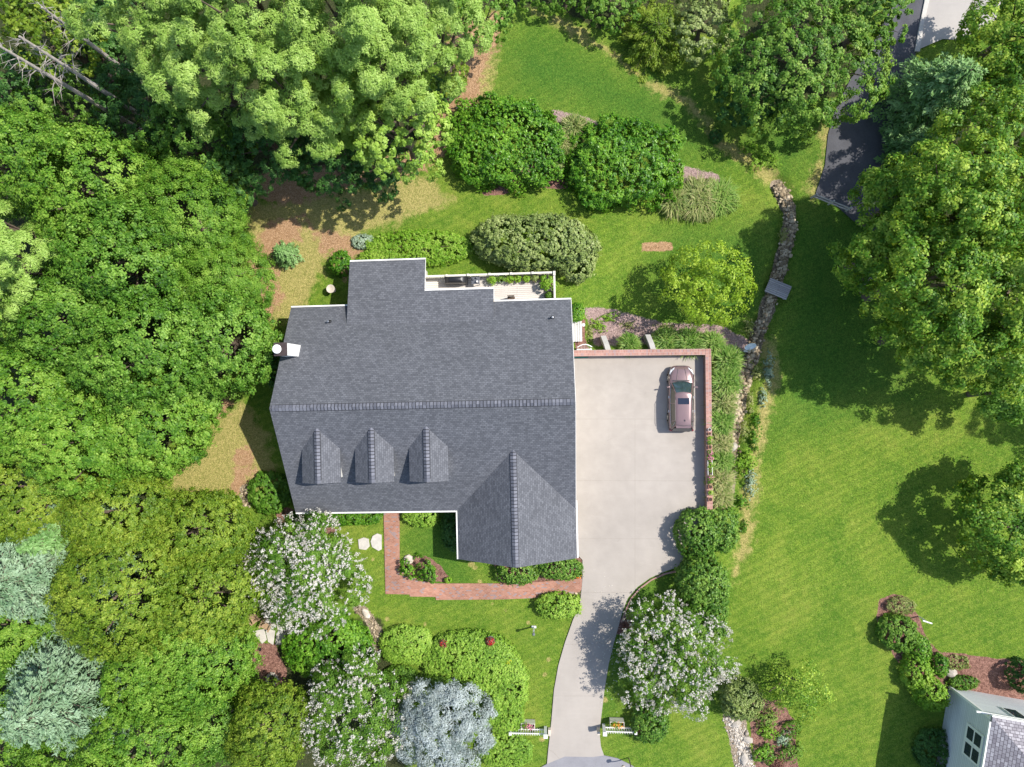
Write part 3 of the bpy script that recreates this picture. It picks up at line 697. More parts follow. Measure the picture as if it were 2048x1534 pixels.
LM['maple'] = leafm('maple_leaves', (0.012, 0.055, 0.006), (0.085, 0.22, 0.016), (0.5, 0.63, 0.09), trans=.32)
LM['park'] = leafm('street_tree_leaves', (0.015, 0.07, 0.008), (0.095, 0.22, 0.022), (0.33, 0.48, 0.09), trans=.3)
LM['spruce'] = leafm('blue_spruce_needles', (0.06, 0.14, 0.06), (0.17, 0.28, 0.15), (0.34, 0.47, 0.3), trans=.1)
LM['teal'] = leafm('blue_green_fir_needles', (0.04, 0.13, 0.02), (0.15, 0.3, 0.08), (0.33, 0.5, 0.2), trans=.12)
LM['cedar'] = leafm('silver_blue_needles', (0.11, 0.15, 0.14), (0.29, 0.34, 0.33), (0.52, 0.58, 0.58), trans=.1)
LM['shrub'] = leafm('glossy_shrub_leaves', (0.012, 0.07, 0.006), (0.08, 0.22, 0.013), (0.27, 0.48, 0.05), rough=.4, trans=.25)
LM['rhodo'] = leafm('dull_grey_green_leaves', (0.05, 0.09, 0.02), (0.18, 0.25, 0.06), (0.4, 0.46, 0.17), rough=.45, trans=.15)
LM['box'] = leafm('dense_dark_hedge_leaves', (0.015, 0.07, 0.008), (0.08, 0.19, 0.02), (0.27, 0.42, 0.07), rough=.4, trans=.2)
LM['juniper'] = leafm('fine_juniper_leaves', (0.05, 0.14, 0.01), (0.21, 0.38, 0.04), (0.42, 0.58, 0.1), trans=.25)
LM['birch'] = leafm('yellow_green_birch_leaves', (.06, .15, .01), (.22, .36, .02), (.48, .6, .08), trans=.34)
LM['crape'] = leafm('myrtle_leaves', (0.015, 0.08, 0.008), (0.1, 0.22, 0.02), (0.25, 0.4, 0.06), trans=.3)
LM['blossom'] = leafm('white_blossom', (0.34, 0.33, 0.28), (0.56, 0.53, 0.49), (0.74, 0.71, 0.67), trans=.2)
LM['grass'] = leafm('ornamental_grass_blades', (0.05, 0.13, 0.015), (0.15, 0.3, 0.035), (0.36, 0.44, 0.12), trans=.25)
LM['drygrass'] = leafm('tan_green_grass_blades', (0.07, 0.14, 0.025), (0.22, 0.29, 0.07), (0.48, 0.44, 0.2), trans=.25)
LM['lime'] = leafm('lime_plant_leaves', (.06, .18, .008), (.19, .37, .025), (.4, .55, .09), trans=.3)
LM['grey'] = leafm('silver_grey_groundcover', (.12, .2, .11), (.26, .36, .23), (.42, .5, .38), trans=.15)
LM['redpet'] = leafm('red_flower_petals', (.35, .01, .02), (.65, .02, .03), (.8, .1, .08), trans=.2)
LM['pinkpet'] = leafm('pink_flower_petals', (.5, .08, .2), (.7, .2, .35), (.8, .4, .5), trans=.2)
LM['yelpet'] = leafm('yellow_flower_petals', (.6, .4, .01), (.8, .6, .02), (.85, .7, .1), trans=.2)
LM['orangepet'] = leafm('orange_flower_petals', (.6, .15, .01), (.8, .3, .02), (.85, .5, .1), trans=.2)
LM['redbrown'] = leafm('bronze_leaves', (.08, .03, .03), (.16, .07, .05), (.3, .16, .1), trans=.2)

SEED = [100]
def rngn(): SEED[0] += 7; return np.random.default_rng(SEED[0])
def place(u, v, ru, rv, ztop, rz, ground_z=None):
    zc = ztop - rz; x, y = U(u, v, zc); ppm = F / (HC - zc)
    g = float(G(x, y)) - .06 if ground_z is None else ground_z
    return x, y, g, zc, ru / ppm, rv / ppm
def tree(name, label, cat, kind, u, v, ru, rv, ztop, rz=None, L=.24, W=.16, cover=6, nl=None, lr=.3, group=None, flowers=0, trunk='bark', irr=.2, nsub=12, zmin=-.3, up=.5, thin=False, sr=None, flat=.8, multi=False, full=False):
    rng = rngn(); rm_px = (ru + rv) / 2
    if rz is None: rz = min(ztop * .47, rm_px / 26 * .95)
    x, y, g, zc, rx, ry = place(u, v, ru, rv, ztop, rz)
    t = thing(name, label, cat, (x, y, g), 0, group)
    nl = nl or int(16 + 2.2 * rx * ry)
    if full:
        n = int(cover * 1.25 * PI * rx * ry / (.5 * L * W)); s_ = sr or .34
        P, N, d, rnd, S = dome((0, 0, zc - g), (rx - s_ * .4, ry - s_ * .4, rz), rng, n, s_, full, 2.15, up, -.5, .2)
        k = rng.random(len(P)) < .08; P[k] += d[k] * rng.uniform(.1, .45, (k.sum(), 1))
        leaves('crown', P, N, rng.normal(0, 1, P.shape), L, W, LM[kind], t, rng, rnd); q = rng.choice(len(S), 24, replace=False); LC = S[q]; rad = np.full(24, .3)
    else: o, LC, rad = foliage_ball('crown', (0, 0, zc - g), (rx, ry, rz), LM[kind], t, rng, L, W, cover, nl, lr, nsub, sr, zmin, irr, up, thin, flat)
    sel = [LC[i] for i in rng.choice(len(LC), min(len(LC), 9), replace=False)]
    r0 = max(.05, .035 * (rx + ry) + .012 * ztop)
    if multi:
        b = MB()
        for k in range(5):
            a = k * 1.26; q = LC[rng.integers(0, len(LC))]; b.tube([(.1 * math.cos(a), .1 * math.sin(a), -.1), tuple(Vector(q) * .5 + Vector((.15 * math.cos(a), .15 * math.sin(a), 0))), tuple(q)], [r0 * .5, r0 * .35, r0 * .12], 6)
        b.build('trunk', M[trunk], t, smooth=True)
    else: trunk_mb((0, 0, -.1), (0, 0, zc - g + rz * .25), r0, rng, sel).build('trunk', M[trunk], t, smooth=True)
    if flowers:
        P = []; Nn = []
        nf = int(flowers * rx * ry)
        D = unit(fib(len(LC), zmin))
        for _ in range(nf):
            i = rng.integers(0, len(LC)); d = unit(rng.normal(0, 1, 3) + unit(LC[i] - np.array([0, 0, zc - g])) * .9 + np.array([0, 0, .7]))
            c = LC[i] + d * (rad[i] * 1.12 + (sr or lr * (rx + ry) / 2 * .35) * .6) * np.array([1, 1, .85])
            m = rng.integers(11, 20); hd = unit(d + np.array([0, 0, .3])); s = rng.uniform(0, .3, m)[:, None]
            P.append(c + hd * s + rng.normal(0, .055, (m, 3)) * (1.4 - s * 3)); Nn.append(np.tile(hd, (m, 1)) + rng.normal(0, .6, (m, 3)))
        P = np.concatenate(P); Nn = np.concatenate(Nn)
        leaves('blossoms', P, Nn, rng.normal(0, 1, P.shape), .095, .085, LM['blossom'], t, rng)
    return t
def shrub(name, label, kind, u, v, ru, rv, h, L=.115, W=.075, cover=6.5, group=None, cat='shrub', gz_=None, irr=.05, up=.5, thin=False, sr=None, stems=True, rzk=.7, p=2.3, amp=None, **kw):
    rng = rngn(); x, y = U(u, v, h * .35)
    g = float(G(x, y)) - .06 if gz_ is None else gz_
    x, y = U(u, v, g + h * .35); ppm = F / (HC - g - h * .35); rx, ry = ru / ppm, rv / ppm
    t = thing(name, label, cat, (x, y, g), 0, group)
    n = int(cover * PI * rx * ry * (1 + .6 * h / (rx + ry)) / (.5 * L * W)); sr = sr or min(.15, .08 + .05 * min(rx, ry))
    P, N, d, rnd, S = dome((0, 0, h * (1 - rzk)), (max(.1, rx - sr * .6), max(.1, ry - sr * .6), h * rzk), rng, n, sr, amp if amp is not None else irr * 1.5, p, up, -.45)
    sh = rng.random(len(P)) < .05; P[sh] += d[sh] * rng.uniform(.05, .3, (sh.sum(), 1)) * min(1, h / 1.5)
    A = d + rng.normal(0, .5, d.shape) if thin else rng.normal(0, 1, d.shape)
    leaves('foliage', P, N, A, L, W, LM[kind], t, rng, rnd)
    if stems:
        b = MB(); b.tube([(0, 0, -.1), (.03, .02, h * .3), (0, 0, h * .6)], [.06, .05, .02], 6)
        for k in range(5):
            q = S[rng.integers(0, len(S))]; b.tube([(0, 0, .02), tuple(q * .5), tuple(q * .9)], [.035, .025, .01], 5)
        b.build('stem', M['bark'], t)
    return t
def conifer(name, label, kind, u, v, r_px, h, group=None, base=.12, L=.34, W=.1, dens=26, nper=8, step=.5, cat='conifer', droop=.12, trunkm='bark', power=.85, top_px=None):
    rng = rngn(); x, y = U(u, v, h * .45); g = float(G(x, y)) - .06; ppm = F / (HC - h * .3); r = r_px / ppm
    t = thing(name, label, cat, (x, y, g), 0, group)
    P = []; A = []; N = []; rn = []
    b = MB(); b.tube([(0, 0, -.1), (0, 0, h * .5), (0, 0, h * .97)], [.03 * h * .5 + .04, .02 * h * .5 + .02, .02], 8)
    nw = int(h * (1 - base) / step); ph = 0
    for i in range(nw):
        tt = (i + .5) / nw; z = h * (base + (1 - base) * tt); ln0 = r * (1 - tt) ** power + .12
        ph += .9
        for k in range(nper):
            a = ph + 2 * PI * k / nper + rng.normal(0, .12); ln = ln0 * rng.uniform(.78, 1.12); zz = z + rng.normal(0, step * .25)
            d = np.array([math.cos(a), math.sin(a), 0.]); s = np.array([-d[1], d[0], 0.])
            if ln > .6: b.tube([(0, 0, zz), (d[0] * ln * .5, d[1] * ln * .5, zz - ln * droop * .3), (d[0] * ln * .9, d[1] * ln * .9, zz - ln * droop * .6)], [.035, .022, .008], 4, cap=False)
            m = int(dens * ln) + 4; q = rng.random(m) ** .7; lat = (1 - q * .75) * ln * .34 * rng.uniform(-1, 1, m)
            pos = d * (q * ln)[:, None] + s * lat[:, None]; pos[:, 2] += zz - droop * ln * q ** 1.5 + .1 * q ** 4 * ln - np.abs(lat) * .15 + rng.normal(0, .06, m)
            ax = d * .9 + s * (np.sign(lat) * rng.uniform(.3, 1.0, m))[:, None] + rng.normal(0, .22, (m, 3)); ax[:, 2] += .12
            P.append(pos); A.append(ax); N.append(np.array([0, 0, 1.]) + rng.normal(0, .4, (m, 3)) + d * .25); rn.append(np.clip(.35 * rng.random() + .25 * q + .4 * rng.random(m), 0, 1))
    b.build('trunk', M[trunkm], t)
    leaves('foliage', np.concatenate(P), np.concatenate(N), np.concatenate(A), L, W, LM[kind], t, rng, np.concatenate(rn), fold=.25)
    return t
def tuft(name, label, kind, u, v, r_px, h, group=None, nb=420, cat='ornamental grass', wdt=.03, gz_=None, ry=None):
    rng = rngn(); x, y, g = UG(u, v); r = r_px / 26; 
    if gz_ is not None: g = gz_
    t = thing(name, label, cat, (x, y, g - .05), 0, group)
    nb = int(nb * 1.5)
    az = rng.uniform(0, 2 * PI, nb); rr = r * (.12 + .85 * rng.random(nb) ** .8); b0 = .25 * r * np.sqrt(rng.random(nb)); a0 = rng.uniform(0, 2 * PI, nb)
    base = np.stack([b0 * np.cos(a0), b0 * np.sin(a0), np.zeros(nb)], 1); d = np.stack([np.cos(az), np.sin(az) * (ry or 1), np.zeros(nb)], 1)
    hh = h * rng.uniform(.5, 1.1, nb) * (1.15 - .35 * rr / r); s = np.stack([-np.sin(az), np.cos(az), np.zeros(nb)], 1)
    V = []; 
    T = [0, .35, .7, 1.0]; Wt = [.8, 1, .8, .1]
    for tt, wk in zip(T, Wt):
        p = base + d * (rr * tt ** 1.3)[:, None]; p[:, 2] = hh * (2.1 * tt - 1.35 * tt * tt); V.append(p - s * wdt * wk); V.append(p + s * wdt * wk)
    V = np.stack(V, 1); n = nb; i0 = np.arange(n)[:, None] * 8
    Fq = np.concatenate([i0 + np.array([[0, 1, 3, 2]]), i0 + np.array([[2, 3, 5, 4]]), i0 + np.array([[4, 5, 7, 6]])], 0)
    n2 = int(r * r * 900); P2, N2, d2, r2, _ = dome((0, 0, h * .1), (r * .82, r * .82 * (ry or 1), h * .62), rng, n2, .16, .1, 2.2, .4, -.2)
    A2 = d2 * .6 + np.array([0, 0, .5]) + P2 * .25; leaves('leaf_base', P2, N2, A2, .3, .045, LM[kind], t, rng, r2)
    npmesh('blades', V.reshape(-1, 3), Fq, LM[kind], t, dict(rnd=np.repeat(rng.random(n), 8)))
    return t

# ------------------------------------------------------------------ brick walls by the drive
def brick_wall(name, label, x0, y0_, x1, y1, width, top, bot):
    """in the house's frame; cap course laid across"""
    L = math.hypot(x1 - x0, y1 - y0_); a = math.atan2(y1 - y0_, x1 - x0)
    t = thing(name, label, 'wall', (*HL(x0, y0_), 0), HROT + a)
    b = MB()
    h = width / 2 - .03
    for s in (-1, 1): b.face([(0, s * h, bot), (L, s * h, bot), (L, s * h, top - .08), (0, s * h, top - .08)][::-s], [(0, bot), (L, bot), (L, top), (0, top)][::-s])
    for xx in (0, L): b.face([(xx, -h, bot), (xx, h, bot), (xx, h, top - .08), (xx, -h, top - .08)], [(0, bot), (width, bot), (width, top), (0, top)])
    b.build('wall_face', M['wallbrick'], t, weld=False)
    b = MB(); b.box((L / 2, 0, top - .04), (L, width, .08)); b.build('cap', M['capbrick'], t, weld=False)
    return t
WT = .85
brick_wall('brick_wall', 'long low red brick wall along the right edge of the driveway, flower pots on its cap', 10.19, 3.58, 10.03, -9.6, .42, WT, -1.35)
brick_wall('brick_wall', 'low red brick wall across the back end of the driveway behind the parked car', .12, 3.5, 9.97, 3.36, .46, WT - .02, -1.4)
b = MB(); b.box((.75, 3.2, .06), (1.1, .07, .08)); o = b.build('hose_mat', M['green_mat']); o.location = (*HO, 0); o.rotation_euler = (0, 0, HROT)
o.name = 'plastic_strip'; tag(o, 'green plastic strip on the concrete against the back brick wall', 'strip')
# sloping concrete wing walls
def wing(lab, xa):
    b = MB(); y0_ = 3.66
    prof = [(y0_, .72), (y0_ + .45, .72), (y0_ + 1.15, .25), (y0_ + 1.15, -1.3), (y0_, -1.3)]
    xs_ = (0, .42); 
    A_ = [(xa - (y - y0_) * .28, y, z) for y, z in prof]; B_ = [(p[0] + .4, p[1], p[2]) for p in A_]
    b.loft([A_, B_]); o = b.build('wing_wall', M['concrete_wall'], bevel=.02); o.location = (*HO, 0); o.rotation_euler = (0, 0, HROT)
    tag(o, lab, 'wall', 'sloping concrete wing walls behind the brick wall')
wing('sloping concrete wing wall nearest the house, black shadow on its left', 2.6)
wing('sloping concrete wing wall farther from the house, between two grass clumps', 5.95)
# arched white window-well cover
x, y, g = UG(1168, 698)
t = thing('garden_bench', 'white arched bench behind the brick wall beside the house corner', 'bench', (x, y + .1, g), HROT)
b = MB()
arc = [(-.55 + 1.1 * i / 10, .28 * math.sin(PI * i / 10)) for i in range(11)]
b.tube([(p[0], p[1] * .7, .95 + p[1] * .5) for p in arc], .035, 6)
for p in arc[1:-1:1]: b.tube([(p[0], p[1] * .6, .9 + p[1] * .4), (p[0], -.1, .45)], .015, 4)
b.build('backrest', M['white'], t)
b = MB()
for i in range(5): b.box((0, -.15 - .09 * i, .45), (1.15, .07, .03))
b.build('seat', M['white'], t, weld=False)
for sx in (-.5, .5):
    for sy in (-.1, -.5): b = MB(); b.box((sx, sy, .22), (.05, .05, .44)); b.build('leg', M['white'], t)
x, y, g = UG(1166, 651); b = MB(); b.lathe((0, 0, 0), [(.04, 0), (.04, .5), (.13, .52), (.13, .62), (.03, .68)], 14); o = b.build('garden_light', M['white'], smooth=True); o.location = (x, y, g)
tag(o, 'small round white path light in the bed right of the side landing', 'light')

# ------------------------------------------------------------------ parked car
def make_car():
    x, y = U(1363, 797, .8)
    t = thing('parked_car', 'rose beige estate car parked nose towards the back wall on the driveway', 'car', (x, y, .035), 0)
    HWm = .93
    # body rings along y from rear (-2.48) to nose (+2.48): (y, half width, belt z, crown z)
    st = [(-2.47, .62, .55, .62), (-2.44, .78, .62, .8), (-2.3, .88, .95, 1.0), (-1.9, .93, .98, 1.02), (-1.2, .945, .97, 1.0), (-.3, .94, .95, .98), (.5, .94, .93, .97), (.95, .94, .9, .99), (1.25, .935, .87, .98), (1.7, .92, .8, .93), (2.05, .87, .72, .85), (2.3, .76, .62, .74), (2.43, .62, .52, .6), (2.48, .45, .45, .5)]
    b = MB(); rings = []
    for y_, hw, zb_, zc_ in st:
        rings.append([(-hw * .93, y_, .24), (-hw * 1.0, y_, .42), (-hw * 1.0, y_, zb_ * .8), (-hw * .93, y_, zb_), (-hw * .72, y_, zb_ * .35 + zc_ * .65), (-hw * .35, y_, zc_), (0, y_, zc_ + .012),
                      (hw * .35, y_, zc_), (hw * .72, y_, zb_ * .35 + zc_ * .65), (hw * .93, y_, zb_), (hw, y_, zb_ * .8), (hw, y_, .42), (hw * .93, y_, .24)])
    b.loft(rings); body = b.build('body', M['carpaint'], t, smooth=True)
    md = body.modifiers.new('s', 'SUBSURF'); md.levels = 1; md.render_levels = 2
    b = MB(); rings = []
    for y_, hw, *_ in st[1:-1]: rings.append([(-hw * .95, y_, .2), (-hw * 1.012, y_, .3), (-hw * 1.012, y_, .5), (hw * 1.012, y_, .5), (hw * 1.012, y_, .3), (hw * .95, y_, .2)])
    b.loft(rings); b.build('lower_cladding', M['carlow'], t, smooth=True)
    # cabin: belt outline to roof outline
    def cab(z): return None
    belt = [(-.8, -2.3), (-.84, -1.5), (-.86, 0), (-.84, .7), (-.74, 1.18), (0, 1.3), (.74, 1.18), (.84, .7), (.86, 0), (.84, -1.5), (.8, -2.3), (0, -2.38)]
    top = [(-.55, -1.98), (-.6, -1.4), (-.62, -.5), (-.61, .1), (-.57, .42), (0, .5), (.57, .42), (.61, .1), (.62, -.5), (.6, -1.4), (.55, -1.98), (0, -2.05)]
    b = MB(); r0 = [(p[0], p[1], .93) for p in belt]; r1 = [(p[0], p[1], 1.5) for p in top]
    b.loft([r0, r1]); b.build('window_glass', M['sideglass'], t, smooth=False)
    b = MB(); rr = []
    for k, z in ((1.03, 1.485), (1.0, 1.54), (.93, 1.575), (.6, 1.6), (.2, 1.61)): rr.append([(p[0] * k, p[1] * k - (1 - k) * .78, z) for p in top])
    b.loft(rr); b.build('roof', M['carpaint'], t, smooth=True)
    # windscreen
    b = MB(); e_ = .015
    b.face([(-.7, 1.2, .97 + e_), (0, 1.31, .97 + e_), (0, .52, 1.53), (-.53, .45, 1.51)]); b.face([(0, 1.31, .97 + e_), (.7, 1.2, .97 + e_), (.53, .45, 1.51), (0, .52, 1.53)])
    b.build('windscreen', M['windscreen'], t)
    for s in (-1, 1):
        for p_, q_, r_ in (((s * .78, 1.16, .95), (s * .57, .42, 1.52), .035), ((s * .84, -1.7, .97), (s * .6, -1.6, 1.52), .03), ((s * .865, -.35, .97), (s * .625, -.35, 1.52), .03), ((s * .8, -2.28, .97), (s * .56, -1.97, 1.5), .05)):
            b = MB(); b.tube([p_, q_], r_, 5); b.build('pillar', M['carpaint'], t)
    b = MB()
    for s in (-1, 1):
        b.tube([(s * .8, 1.1, .97), (s * .865, .3, .99), (s * .87, -.9, 1.01), (s * .84, -1.9, 1.02), (s * .72, -2.05, 1.25), (s * .62, -1.75, 1.47)], .016, 5)
    b.build('window_trim', M['chrome'], t)
    for s in (-1, 1):
        b = MB(); b.tube([(s * .6, .1, 1.56), (s * .625, -.1, 1.63), (s * .62, -1.6, 1.63), (s * .59, -1.8, 1.56)], .022, 6); b.build('roof_rail', M['black'], t)
    b = MB(); b.box((0, -.18, 1.606), (.82, .46, .018)); b.build('sunroof', M['sunroof'], t, bevel=.005)
    b = MB(); b.box((0, -2.03, 1.5), (1.08, .3, .05), tilt=('X', .16)); b.build('rear_spoiler', M['carpaint'], t, bevel=.02)
    b = MB(); b.box((.1, -1.6, 1.66), (.02, .13, .07), .25); b.build('aerial', M['black'], t)
    b = MB(); b.face([(-.62, -2.2, 1.42), (.62, -2.2, 1.42), (.74, -2.44, .98), (-.74, -2.44, .98)][::-1]); b.build('rear_window', M['glass'], t)
    b = MB()
    b.box((0, 1.33, .985), (1.35, .09, .02)); b.tube([(-.5, 1.3, 1.02), (.1, 1.24, 1.04)], .012, 4); b.tube([(.05, 1.3, 1.02), (.6, 1.2, 1.04)], .012, 4)
    b.build('wiper', M['black'], t)
    for s in (-.32, .32): b = MB(); b.tube([(s * .75, 2.25, .8), (s, 1.8, .945), (s * 1.15, 1.4, 1.0)], .012, 4); b.build('bonnet_crease', M['carlow'], t)
    for s in (-1, 1):
        b = MB(); b.box((s * 1.03, .86, 1.0), (.22, .11, .14), s * -.15, .85); b.tube([(s * .86, .88, .95), (s * 1.0, .87, .98)], .03, 5); b.build('mirror', M['carpaint'], t, bevel=.02)
        b = MB(); b.loft([[(s * .5, 2.36, .56), (s * .5, 2.33, .71), (s * .55, 2.2, .745)], [(s * .76, 2.22, .58), (s * .8, 2.1, .74), (s * .78, 1.95, .79)], [(s * .86, 2.0, .62), (s * .9, 1.85, .73), (s * .86, 1.78, .8)]]); b.build('headlight', M['lamp'], t)
        b = MB(); b.box((s * .8, -2.36, .85), (.2, .16, .26), s * .35, .9); b.build('tail_light', M['taillamp'], t, bevel=.02)
        for yw in (1.52, -1.42):
            b = MB(); b.tube([(s * .76, yw, .33), (s * .8, yw, .33), (s * .955, yw, .33), (s * .985, yw, .33)], [.3, .34, .34, .31], 24); wh = b.build('wheel', M['rubber'], t, smooth=True)
            b = MB(); b.tube([(s * .97, yw, .33), (s * .995, yw, .33)], [.23, .2], 16); b.build('rim', M['chrome'], wh)
            b = MB(); ar = [(s * .935, yw + .42 * math.cos(a), .33 + .42 * math.sin(a)) for a in [PI * i / 8 for i in range(9)]]; b.tube(ar, .035, 6); b.build('wheel_arch', M['carlow'], t, smooth=True)
    for s in (-1, 1):
        b = MB(); b.tube([(s * .62, 2.2, .8), (s * .72, 1.8, .9), (s * .78, 1.4, .955)], .012, 4); b.build('bonnet_seam', M['black'], t)
        
        for y1_, y2_ in ((.9, .8), (-.3, -.35), (-1.2, -1.3)): b = MB(); b.tube([(s * .948, y1_, .35), (s * .945, y2_, .94)], .009, 4); b.build('door_seam', M['black'], t)
        for yh in (.1, -.95): b = MB(); b.box((s * .95, yh, .84), (.04, .18, .035)); b.build('door_handle', M['chrome'], t)
    b = MB(); b.tube([(-.55, -1.92, 1.575), (0, -1.98, 1.585), (.55, -1.92, 1.575)], .012, 4); b.build('roof_seam', M['black'], t)
    b = MB(); b.box((0, 2.44, .52), (.7, .06, .18)); b.build('grille', M['black'], t, bevel=.01)
    b = MB(); b.box((0, -2.47, .52), (1.3, .08, .14)); b.build('rear_bumper', M['carlow'], t, bevel=.02)
    return t
make_car()

# ------------------------------------------------------------------ things on the deck
def dpt(u, v, z=DZ): return (*U(u, v, z), z)
x, y, z = dpt(914, 563)
t = thing('covered_grill', 'large barbecue under a black cover on the deck against the railing', 'grill', (x, y, z), HROT)
b = MB(); b.loft([[(-.85, -.28, 0), (.85, -.28, 0), (.85, .28, 0), (-.85, .28, 0)], [(-.82, -.27, .85), (.82, -.27, .85), (.82, .27, .85), (-.82, .27, .85)], [(-.55, -.22, 1.1), (.62, -.25, 1.1), (.6, .2, 1.12), (-.5, .2, 1.15)], [(-.4, -.1, 1.2), (.45, -.12, 1.18), (.42, .1, 1.2), (-.36, .1, 1.22)]])
o = b.build('cover', M['black'], t, smooth=True, bevel=.04)
for sx in (-.7, .7): b = MB(); b.box((sx, 0, .04), (.1, .5, .07)); b.build('foot', M['rubber'], t)
x, y, z = dpt(953, 563)
t = thing('patio_table', 'small dark grey side table with pale jars on it right of the covered grill', 'table', (x, y, z), HROT)
b = MB(); b.box((0, 0, .72), (.62, .58, .04)); b.build('tabletop', plain('dark_grey_metal', (.12, .125, .14), .4, metal=.3), t, bevel=.01)
for sx in (-.27, .27):
    for sy in (-.25, .25): b = MB(); b.box((sx, sy, .35), (.04, .04, .7)); b.build('leg', M['steel'], t)
for k, (ax, ay, ar) in enumerate(((-.16, .06, .09), (.1, .15, .07), (.12, -.13, .1))):
    b = MB(); b.lathe((0, 0, 0), [(ar * .8, 0), (ar, .1), (ar * .5, .2), (ar * .4, .22)], 14); o = b.build('jar', M['steel'] if k < 2 else M['white'], smooth=True)
    o.location = (x + ax, y + ay, z + .745); tag(o, ['pale metal jar at the left side of the small deck table', 'pale metal jar on the far right corner of the small deck table', 'white jar on the near right corner of the small deck table'][k], 'jar', 'jars on the deck table')
for k, (u, v, r, lab, km) in enumerate([(986, 562, .3, 'white rimmed pot of lime grass, nearest the grill on the deck', 'lime'), (1003, 559, .26, 'white rimmed pot with sparse green plant, second from the grill', 'crape'), (1020, 560, .26, 'dark pot of green leaves by the railing, third from the grill', 'lime'),
        (1035, 558, .24, 'pot of bright lime leaves, fourth from the grill along the railing', 'lime'), (1053, 559, .24, 'pot with bushy green plant, fifth from the grill along the railing', 'lime'), (1070, 558, .22, 'pot with dull grey green plant, sixth from the grill along the railing', 'rhodo'), (1086, 558, .22, 'pot of green leaves just left of the deck corner', 'crape')]):
    x, y, z = dpt(u, v); pot('potted_plant', lab, x, y, z, r, .35, M['white'] if k < 2 else M['terracotta'], LM[km], 'pots along the deck railing', 'pot plant', 30 + k, 1.15)
x, y, z = dpt(1096, 570); t = pot('potted_shrub', 'tall lime green shrub in a pot in the corner of the deck', x, y, z, .3, .4, M['terracotta'], LM['lime'], None, 'pot plant', 51, 2.1)
x, y, z = dpt(1099, 593); pot('potted_plant', 'big dark round pot with thin plant at the near right end of the deck', x, y, z, .38, .5, M['black'], LM['crape'], None, 'pot plant', 52, .7)
x, y, z = dpt(1023, 599); t = thing('deck_chair', 'dark wooden chair on the deck half under the roof edge', 'chair', (x, y, z), HROT)
b = MB(); b.box((0, -.1, .42), (.55, .5, .04)); b.build('seat', M['darkwood'], t)
b = MB()
for i in range(5): b.box((-.2 + .1 * i, .17, .75), (.06, .03, .6))
b.box((0, .17, 1.05), (.55, .04, .06)); b.build('backrest', M['darkwood'], t, weld=False)
for sx in (-.24, .24):
    for sy in (-.32, .15): b = MB(); b.box((sx, sy, .2), (.05, .05, .42)); b.build('leg', M['darkwood'], t)

# ------------------------------------------------------------------ flower pots on the wall cap
def wallpt(v): # point on the wall cap at photo row v
    x, y = U(1415, v, WT); ly = (y - HO[1]) ; lx = 10.19 - (3.58 - ly) * .012
    return HL(lx + .0, ly)
for k, (v, r, h, pl, fl, lab) in enumerate([
    (865, .12, .2, None, None, 'empty white ringed pot, farthest up the brick wall cap'),
    (873, .11, .18, None, None, 'small empty clay pot second from the top on the brick wall'),
    (882, .12, .2, 'lime', None, 'clay pot with yellow green sprout, third from the top on the wall'),
    (891, .12, .2, 'crape', None, 'clay pot with small green plant, fourth from the top on the wall'),
    (900, .14, .22, None, None, 'empty dark mouthed clay pot just above the pink flowers'),
    (911, .17, .22, 'crape', 'pinkpet', 'pot of pink flowers, upper of the pink pair on the wall'),
    (921, .17, .22, 'crape', 'pinkpet', 'pot of pink flowers just above the white planter box'),
    (961, .17, .22, 'crape', 'pinkpet', 'pot of faded pink flowers just below the white planter box'),
    (970, .12, .2, 'crape', None, 'small green pot between faded pink flowers and an empty clay pot'),
    (979, .15, .22, None, None, 'empty clay pot, upper of the two lowest bare pots on the wall'),
    (991, .12, .2, 'lime', None, 'low pot of trailing yellow green leaves between two bare pots'),
    (1004, .15, .22, None, None, 'empty clay pot, lowest on the brick wall near the round bush')]):
    x, y = wallpt(v); pot('flower_pot', lab, x, y, WT, r, h, M['white'] if k == 0 else M['terracotta'], LM[pl] if pl else None, 'pots in a row on the brick wall', 'flower pot', 60 + k, 1.15, LM[fl] if fl else None)
x, y = wallpt(941); t = thing('planter_box', 'long white planter box with a yellow green plant on the brick wall', 'planter', (x, y, WT), HROT)
def trough(t, L_, W_, H_, mat, pk, fk=None, sd=1):
    b = MB()
    b.box((0, 0, .02), (W_, L_, .04))
    for s in (-1, 1): b.box((s * (W_ / 2 - .015), 0, H_ / 2), (.03, L_, H_)); b.box((0, s * (L_ / 2 - .015), H_ / 2), (W_ - .06, .03, H_ - .004))
    b.build('box', mat, t, weld=False)
    b = MB(); b.box((0, 0, H_ * .7), (W_ - .07, L_ - .07, .03)); b.build('soil', M['soil'], t)
    rng = np.random.default_rng(sd)
    foliage_ball('leaves', (0, L_ * .12, H_ + .02), (W_ * .42, L_ * .33, .16), LM[pk], t, rng, L=.12, W=.06, cover=3)
    if fk: foliage_ball('flowers', (0, 0, H_ + .06), (W_ * .4, L_ * .45, .14), LM[fk], t, rng, L=.08, W=.07, cover=1.2)
trough(t, 1.1, .34, .22, M['white'], 'lime', None, 8)

